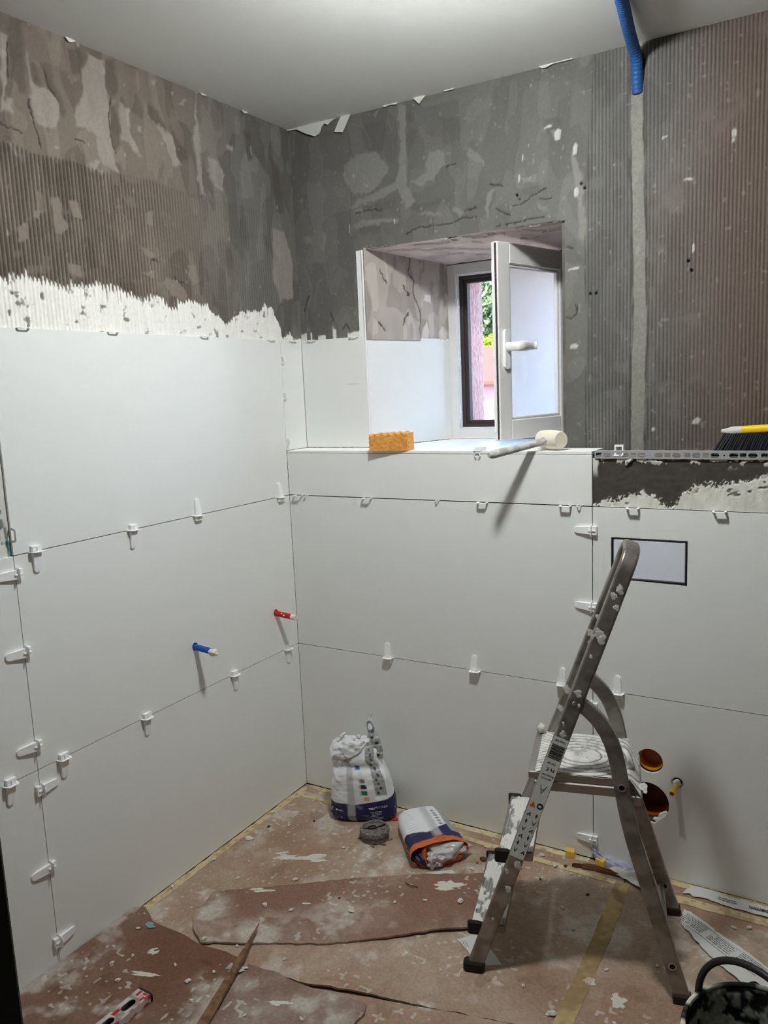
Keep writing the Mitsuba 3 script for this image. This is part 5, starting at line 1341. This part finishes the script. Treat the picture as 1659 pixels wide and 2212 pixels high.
aa = np.linspace(0, 2 * np.pi, 181); hh_ = np.linspace(.004, HB - .004, 60); A, B = np.meshgrid(aa, hh_)
for nm, off, sg in (('inside', -.004, 1), ('outside', 0, -1)):
    C, w = bucket_paint(A * .13, B, 981 + sg); r = .112 + (RB - .112) * B / HB + off - (.002 * w if sg > 0 else -.001 * w)
    P = np.stack([bc_[0] + r * np.cos(A), bc_[1] + r * np.sin(A), B + .002], -1)
    na = 181; i, j = np.meshgrid(np.arange(na - 1), np.arange(59)); q = np.stack([j * na + i, j * na + i + 1, (j + 1) * na + i + 1, (j + 1) * na + i], -1).reshape(-1, 4)
    F = np.vstack([q[:, [0, 1, 2]], q[:, [0, 2, 3]]]); F = F[:, ::-1] if sg > 0 else F
    obj(t + '__' + nm, (P.reshape(-1, 3), F), 'm_vertex', smooth=True, color=np.clip(C, 0, 1).reshape(-1, 3))
obj(t + '__bottom', lathe([(0, 0), (.112, 0), (.114, .006), (.11, .012), (0, .012)], [*bc_, .002]), 'm_black_plastic')
rr_, rz = RB + .001, HB
rimm = lathe([(rr_ - .006, rz - .004), (rr_ + .003, rz - .012), (rr_ + .005, rz - .004), (rr_ + .003, rz + .003), (rr_ - .005, rz + .003), (rr_ - .006, rz - .004)], [*bc_, 0.002], sides=96)
rv = np.array(rimm.vertices); ang_ = np.arctan2(rv[:, 1] - bc_[1], rv[:, 0] - bc_[0]); rc = np.empty((len(rv), 3)); rc[:] = lin((26, 27, 28))
nz_ = meshkit.fbm(np.stack([np.cos(ang_) * 9, np.sin(ang_) * 9, rv[:, 2] * 40], -1), 3, 988); crus = np.clip(sst(.45, .9, np.cos(ang_ - math.radians(188))) * 1.1 * sst(.3, .5, nz_) + .35 * sst(.6, .7, nz_), 0, 1)
rc = rc * (1 - crus[:, None]) + lin((206, 207, 196)) * crus[:, None]
obj(t + '__rim', (rv, np.array(rimm.faces)), 'm_vertex', smooth=True, color=rc)
bf_ = np.linspace(0, 1, 1)
earA = math.radians(150); e1 = np.array([math.cos(earA), math.sin(earA), 0]); pe3 = np.array([-e1[1] * -1, e1[0] * -1, 0])     # towards the back wall
if pe3[1] < 0: pe3 = -pe3
phi = math.radians(91); up = pe3 * math.cos(phi) + ZZ * math.sin(phi)
ha = np.linspace(0, np.pi, 50); o3 = np.array([*bc_, HB - .008])
hp_ = o3 + (RB + .006) * (np.cos(ha)[:, None] * e1 + np.sin(ha)[:, None] * up)
obj(t + '__handle', tube(hp_, .0075, 14), 'm_black_plastic', smooth=50)
labels[t + '__handle'] = {'label': 'black curved carrying handle'}
obj(t + '__mortar', lathe([(0, .06), (.06, .062), (.118, .056), (.118, .03), (0, .03)], [*bc_, 0]), 'm_tub_dust', smooth=40)

# ------------------------------------------------------------------ spirit level at the lower left
bsdf('m_level_white', speckle((196, 188, 184), (140, 128, 122), 45, .42, .6), 0.5, 0.3)
bsdf('m_level_red', speckle((164, 44, 48), (200, 190, 184), 40, .42, .58), 0.5, 0.3)
t = thing('spirit_level', 'worn red and white spirit level with oval holes at the bottom left', 'spirit level')
lo = np.array([.322, -1.182, .0205]); ldir = unit([-.02, -1, 0]); lpe = np.array([-ldir[1], ldir[0], 0]) * 1.0
LW, LHh, LL = .046, .023, .60
def lev(m): return xform(m, frame(lo, ldir, lpe if np.cross(ldir, lpe)[2] > 0 else -lpe, [0, 0, 1]))
face = sbox(0, -LW / 2, LL, LW / 2)
for x in (.045, .115, .30, .42): face = face.difference(LineString([(x, 0), (x + .022, 0)]).buffer(.0105))
m = extrude(face, .0022); m.apply_translation([0, 0, LHh / 2 - .0022]); m2 = m.copy(); m2.apply_translation([0, 0, -LHh + .0022])
obj(t + '__web', lev(cat([m, m2])), 'm_level_white')
obj(t + '__edge_rail', lev(cbox(0, LL, -LW / 2 - .001, -LW / 2 + .005, -LHh / 2, LHh / 2 + .0008, .0012)), 'm_level_white')
obj(t + '__edge_rail', lev(cbox(0, LL, LW / 2 - .005, LW / 2 + .001, -LHh / 2, LHh / 2 + .0008, .0012)), 'm_level_red')
obj(t + '__core', lev(bx(.004, LL, -LW / 2 + .005, LW / 2 - .005, -LHh / 2 + .0022, -LHh / 2 + .004)), 'm_dark')
obj(t + '__end_cap', lev(cbox(-.006, .003, -LW / 2 - .002, LW / 2 + .002, -LHh / 2, LHh / 2 + .001, .002)), 'm_rubber_brown')
q = []
for i in range(14): q.append(xform(blob((.006, .004, .0012), 90 + i), frame([.01 + .02 * i % .2, (-1) ** i * .017, LHh / 2 + .0006], [1, 0, 0], [0, 1, 0], [0, 0, 1])))
for q in (bx(.004, .022, -.012, -.004, LHh / 2, LHh / 2 + .0004), bx(.004, .010, .002, .015, LHh / 2, LHh / 2 + .0004), bx(.078, .10, -.014, -.004, LHh / 2, LHh / 2 + .0004), bx(.015, .03, .012, .018, LHh / 2, LHh / 2 + .0004)): obj(t + '__red_print', lev(q), 'm_red')

# ------------------------------------------------------------------ plaster smears and crumbs lying on the boards
bsdf('m_crumb', L3(206, 201, 190), 0.95, 0.1)
bsdf('m_crumb_dark', L3(86, 66, 54), 0.95, 0.1)
bsdf('m_teal', L3(122, 156, 150), 0.8, 0.1)
def base_z(x, y):
    if x < .50 and y < -.945: return .0085 + .012 * float(sst(.12, .02, x))
    if x > .50 and y < -.95 and x < .87: return .0065
    l = (.93 - .16); s = (x - .16) / l
    if 0 < s < 1.05 and -.735 + s * .497 > y > -.946 + (x - .3) * .62: return .0077 + float(lift_m(np.array(x), np.array(y)))
    return .0016


SM_ = [(.245, -.468, .050, .012, .62, 'long white plaster smear on the tan board in front of the corner'), (.33, -.43, .055, .016, .6, 'broad white plaster smear on the tan board left of the upright bag'), (.23, -.445, .022, .009, .6, 'short white plaster smear behind the long one on the tan board'),
       (.300, -.665, .040, .010, .55, 'white plaster smear on the reddish board at its left end'), (.47, -.652, .017, .006, .5, 'small white plaster smear in the middle of the reddish board'), (.83, -.36, .045, .020, .6, 'pale round plaster smear on the reddish board near the ladder'),
       (.255, -1.115, .050, .008, .35, 'long white plaster streak on the brown board above the spirit level'), (.205, -1.04, .022, .009, .9, 'white plaster daub on the brown board near the left wall'), (.47, -.985, .020, .010, .5, 'white plaster daub at the tip of the brown board'),
       (.655, -1.02, .030, .010, .3, 'white plaster smear on the grey board end'), (1.35, -.56, .020, .013, .4, 'white plaster daub on the seam tape'), (1.44, -.60, .020, .017, 1.2, 'pale plaster patch between the seam tape and the rear ladder leg')]
for i, (x, y, a, b, r_, lb) in enumerate(SM_):
    t = thing('plaster_smear', lb, 'plaster smear'); g = np.random.default_rng(500 + i); pl = []
    for k_ in range(4):
        o = rag(16, .42, 510 + i * 9 + k_) * np.array([a, b]) * g.uniform(.45, 1 if k_ == 0 else .6); o += np.array([g.normal(0, a * .45), g.normal(0, b * .8)]) * (k_ > 0); pl.append(Polygon(o).buffer(0))
    pg = shapely.union_all(pl); c, s = math.cos(r_), math.sin(r_); z = base_z(x, y)
    m = extrude(pg, .0012); obj(t, xform(m, frame([x, y, z - .0003], [c, s, 0], [-s, c, 0], [0, 0, 1])), 'm_crumb')
CH = [(.057, -.437, .016), (.135, -.30, .006), (.40, -.33, .006), (.60, -.07, .012), (.72, -.10, .015), (.50, -.40, .006), (.36, -.56, .009), (.15, -.55, .005), (.18, -.64, .007), (.36, -.72, .010), (.45, -.70, .008), (.62, -.62, .008), (.72, -.52, .006), (.80, -.47, .007), (.90, -.42, .012), (.945, -.33, .015), (.86, -.24, .009),
      (.085, -.99, .007), (.16, -1.08, .006), (.20, -1.17, .007), (.30, -1.05, .006), (.38, -1.08, .009), (.42, -1.02, .006), (.13, -1.13, .007), (.44, -1.13, .007), (.30, -.93, .008), (.40, -.90, .005), (1.20, -.66, .006), (1.30, -.72, .013), (1.45, -.68, .008), (1.38, -.50, .006), (1.62, -.23, .012), (1.70, -.14, .008), (1.66, -.16, .007), (1.10, -.10, .010), (1.04, -.06, .009), (1.16, -.12, .008), (.85, -.10, .007), (.64, -.115, .007), (1.46, -.05, .009), (.02, -.25, .010), (.03, -.60, .008), (.018, -.78, .008), (1.25, -.38, .006), (1.19, -.30, .007), (.56, -.88, .006), (.70, -.86, .005), (.60, -1.10, .006), (.74, -1.04, .007), (1.50, -.42, .006)]
for i, (x, y, s) in enumerate(CH):
    t = thing('plaster_crumb', 'small white plaster crumb lying on the dusty brown floor boards', 'crumb', 'white plaster crumbs on the floor')
    a = i * 1.7; m = blob((s, s * .62, min(.5 * s, .005)), 600 + i, 2, .55, 1.8)
    obj(t, xform(m, frame([x, y, base_z(x, y) + min(.5 * s, .005) * .75], [math.cos(a), math.sin(a), 0], [-math.sin(a), math.cos(a), 0], [0, 0, 1])), 'm_crumb', smooth=40)
CD = [(.87, -.175, .011), (.20, -.23, .005), (.07, -.34, .006), (.63, -.11, .006), (.98, -.09, .008), (1.24, -.20, .006), (.82, -.30, .004), (1.08, -.19, .005), (.55, -.58, .004), (.86, -.20, .004), (1.13, -.085, .008), (1.19, -.07, .007)]
for i, (x, y, s) in enumerate(CD):
    t = thing('dirt_crumb', 'small dark dirt crumb lying on the floor boards', 'crumb', 'dark dirt crumbs on the floor')
    a = i * 2.1; obj(t, xform(blob((s, s * .7, s * .5), 700 + i, 2, .5), frame([x, y, base_z(x, y) + s * .35], [math.cos(a), math.sin(a), 0], [-math.sin(a), math.cos(a), 0], [0, 0, 1])), 'm_crumb_dark', smooth=40)
t = thing('paint_splash', 'pale teal paint splash at the corner of the dark brown board', 'paint splash')
obj(t, xform(extrude(Polygon(rag(16, .4, 33) * np.array([.022, .012])), .0012), frame([.098, -.958, .0105], [1, 0, 0], [0, 1, 0], [0, 0, 1])), 'm_teal')
t = thing('twig', 'thin dark curved shaving on the reddish board', 'shaving')
obj(t, tube(spline([(.70, -.415, .011), (.725, -.425, .013), (.748, -.418, .011)], 14), .0014, 6), 'm_crumb_dark')

# ------------------------------------------------------------------ outside the window
bsdf('m_grass', L3(150, 140, 134), 0.95, 0.1)
label('ground', 'pale ground outside the window', kind='structure')
obj('ground', bx(-60, 40, 1.3, 90, -1.6, -1.5), 'm_grass')
bsdf('m_leaf', speckle((70, 92, 62), (122, 142, 100), 3, .4, .6), 0.9, 0.1)
bsdf('m_leaf_yellow', speckle((120, 146, 40), (160, 176, 70), 4, .4, .6), 0.9, 0.1)
bsdf('m_trunk', L3(96, 80, 66), 0.9, 0.1)
bsdf('m_roof', L3(150, 74, 70), 0.9, 0.1)
bsdf('m_house', L3(170, 140, 146), 0.9, 0.1)
bsdf('m_glass_dark', L3(120, 132, 156), 0.2, 0.5)
bsdf('m_green_thing', L3(70, 170, 130), 0.6, 0.2)


def leaves(c, r, n, size, seed):
    g = np.random.default_rng(seed); d = g.normal(size=(n, 3)); d /= np.linalg.norm(d, axis=1, keepdims=True); p = np.asarray(c) + d * np.asarray(r) * g.uniform(.6, 1.05, (n, 1))
    a = g.normal(size=(n, 3)); a /= np.linalg.norm(a, axis=1, keepdims=True); b = np.cross(a, g.normal(size=(n, 3))); b /= np.linalg.norm(b, axis=1, keepdims=True); s = size * g.uniform(.6, 1.3, (n, 1))
    V = np.stack([p - a * s, p + b * s * .5, p + a * s, p - b * s * .5], 1).reshape(-1, 3); q = np.arange(n * 4).reshape(-1, 4)
    return trimesh.Trimesh(V, np.vstack([q[:, :3], q[:, [0, 2, 3]]]), process=False)


t = thing('tree', 'green tree seen through the open window beside the sash', 'tree')
k = obj(t + '__crown', cat([leaves((-11.0, 28, 4.3), (2.0, 2.0, 1.3), 5000, .14, 3), leaves((-9.6, 28.5, 3.6), (1.6, 1.6, 1.1), 3000, .13, 4)]), 'm_leaf'); labels[k] = {'kind': 'stuff'}
obj(t + '__trunk', tube([(-11.0, 28, -1.5), (-11.0, 28, 3.5)], .18, 10), 'm_trunk')
t = thing('bush', 'sunlit yellow-green bush behind the red roofed house', 'bush')
obj(t, leaves((-9.1, 23.5, 2.5), (1.3, 1.0, .75), 2500, .10, 5), 'm_leaf_yellow')
t = thing('house', 'pale house with a pinkish red roof across the street', 'house')
ho = np.array([-7.9, 19.5])
obj(t + '__wall', bx(-9.6, -5.2, 18.6, 22.5, -1.5, 1.7), 'm_house')
roof = trimesh.convex.convex_hull(np.array([(-9.9, 18.2, 1.68), (-4.9, 18.2, 1.68), (-9.9, 22.9, 1.68), (-4.9, 22.9, 1.68), (-9.9, 20.5, 2.75), (-4.9, 20.5, 2.75), (-9.9, 18.2, 1.60), (-4.9, 18.2, 1.60), (-9.9, 22.9, 1.6), (-4.9, 22.9, 1.6)]))
obj(t + '__roof', roof, 'm_roof')
for x in (-8.0, -6.3):
    w_ = obj(t + '__window', frame_mesh(x, x + .55, .55, 1.35, .06, 18.53, 18.62, .01), 'm_pvc'); obj(w_ + '__pane', bx(x + .05, x + .5, 18.58, 18.61, .6, 1.3), 'm_glass_dark')
t = thing('fence', 'low red fence in front of the house across the street', 'fence')
obj(t, cat([cbox(-9.4, -5.4, 17.2, 17.26, z, z + .10, .01) for z in (-.05, .18)] + [cbox(x, x + .08, 17.18, 17.28, -1.5, .32, .01) for x in np.arange(-9.4, -5.4, .8)]), 'm_roof')
t = thing('waste_bin', 'green waste bin in front of the house across the street', 'bin')
obj(t, cbox(-7.55, -7.15, 17.5, 17.9, -1.5, .55, .05), 'm_green_thing')
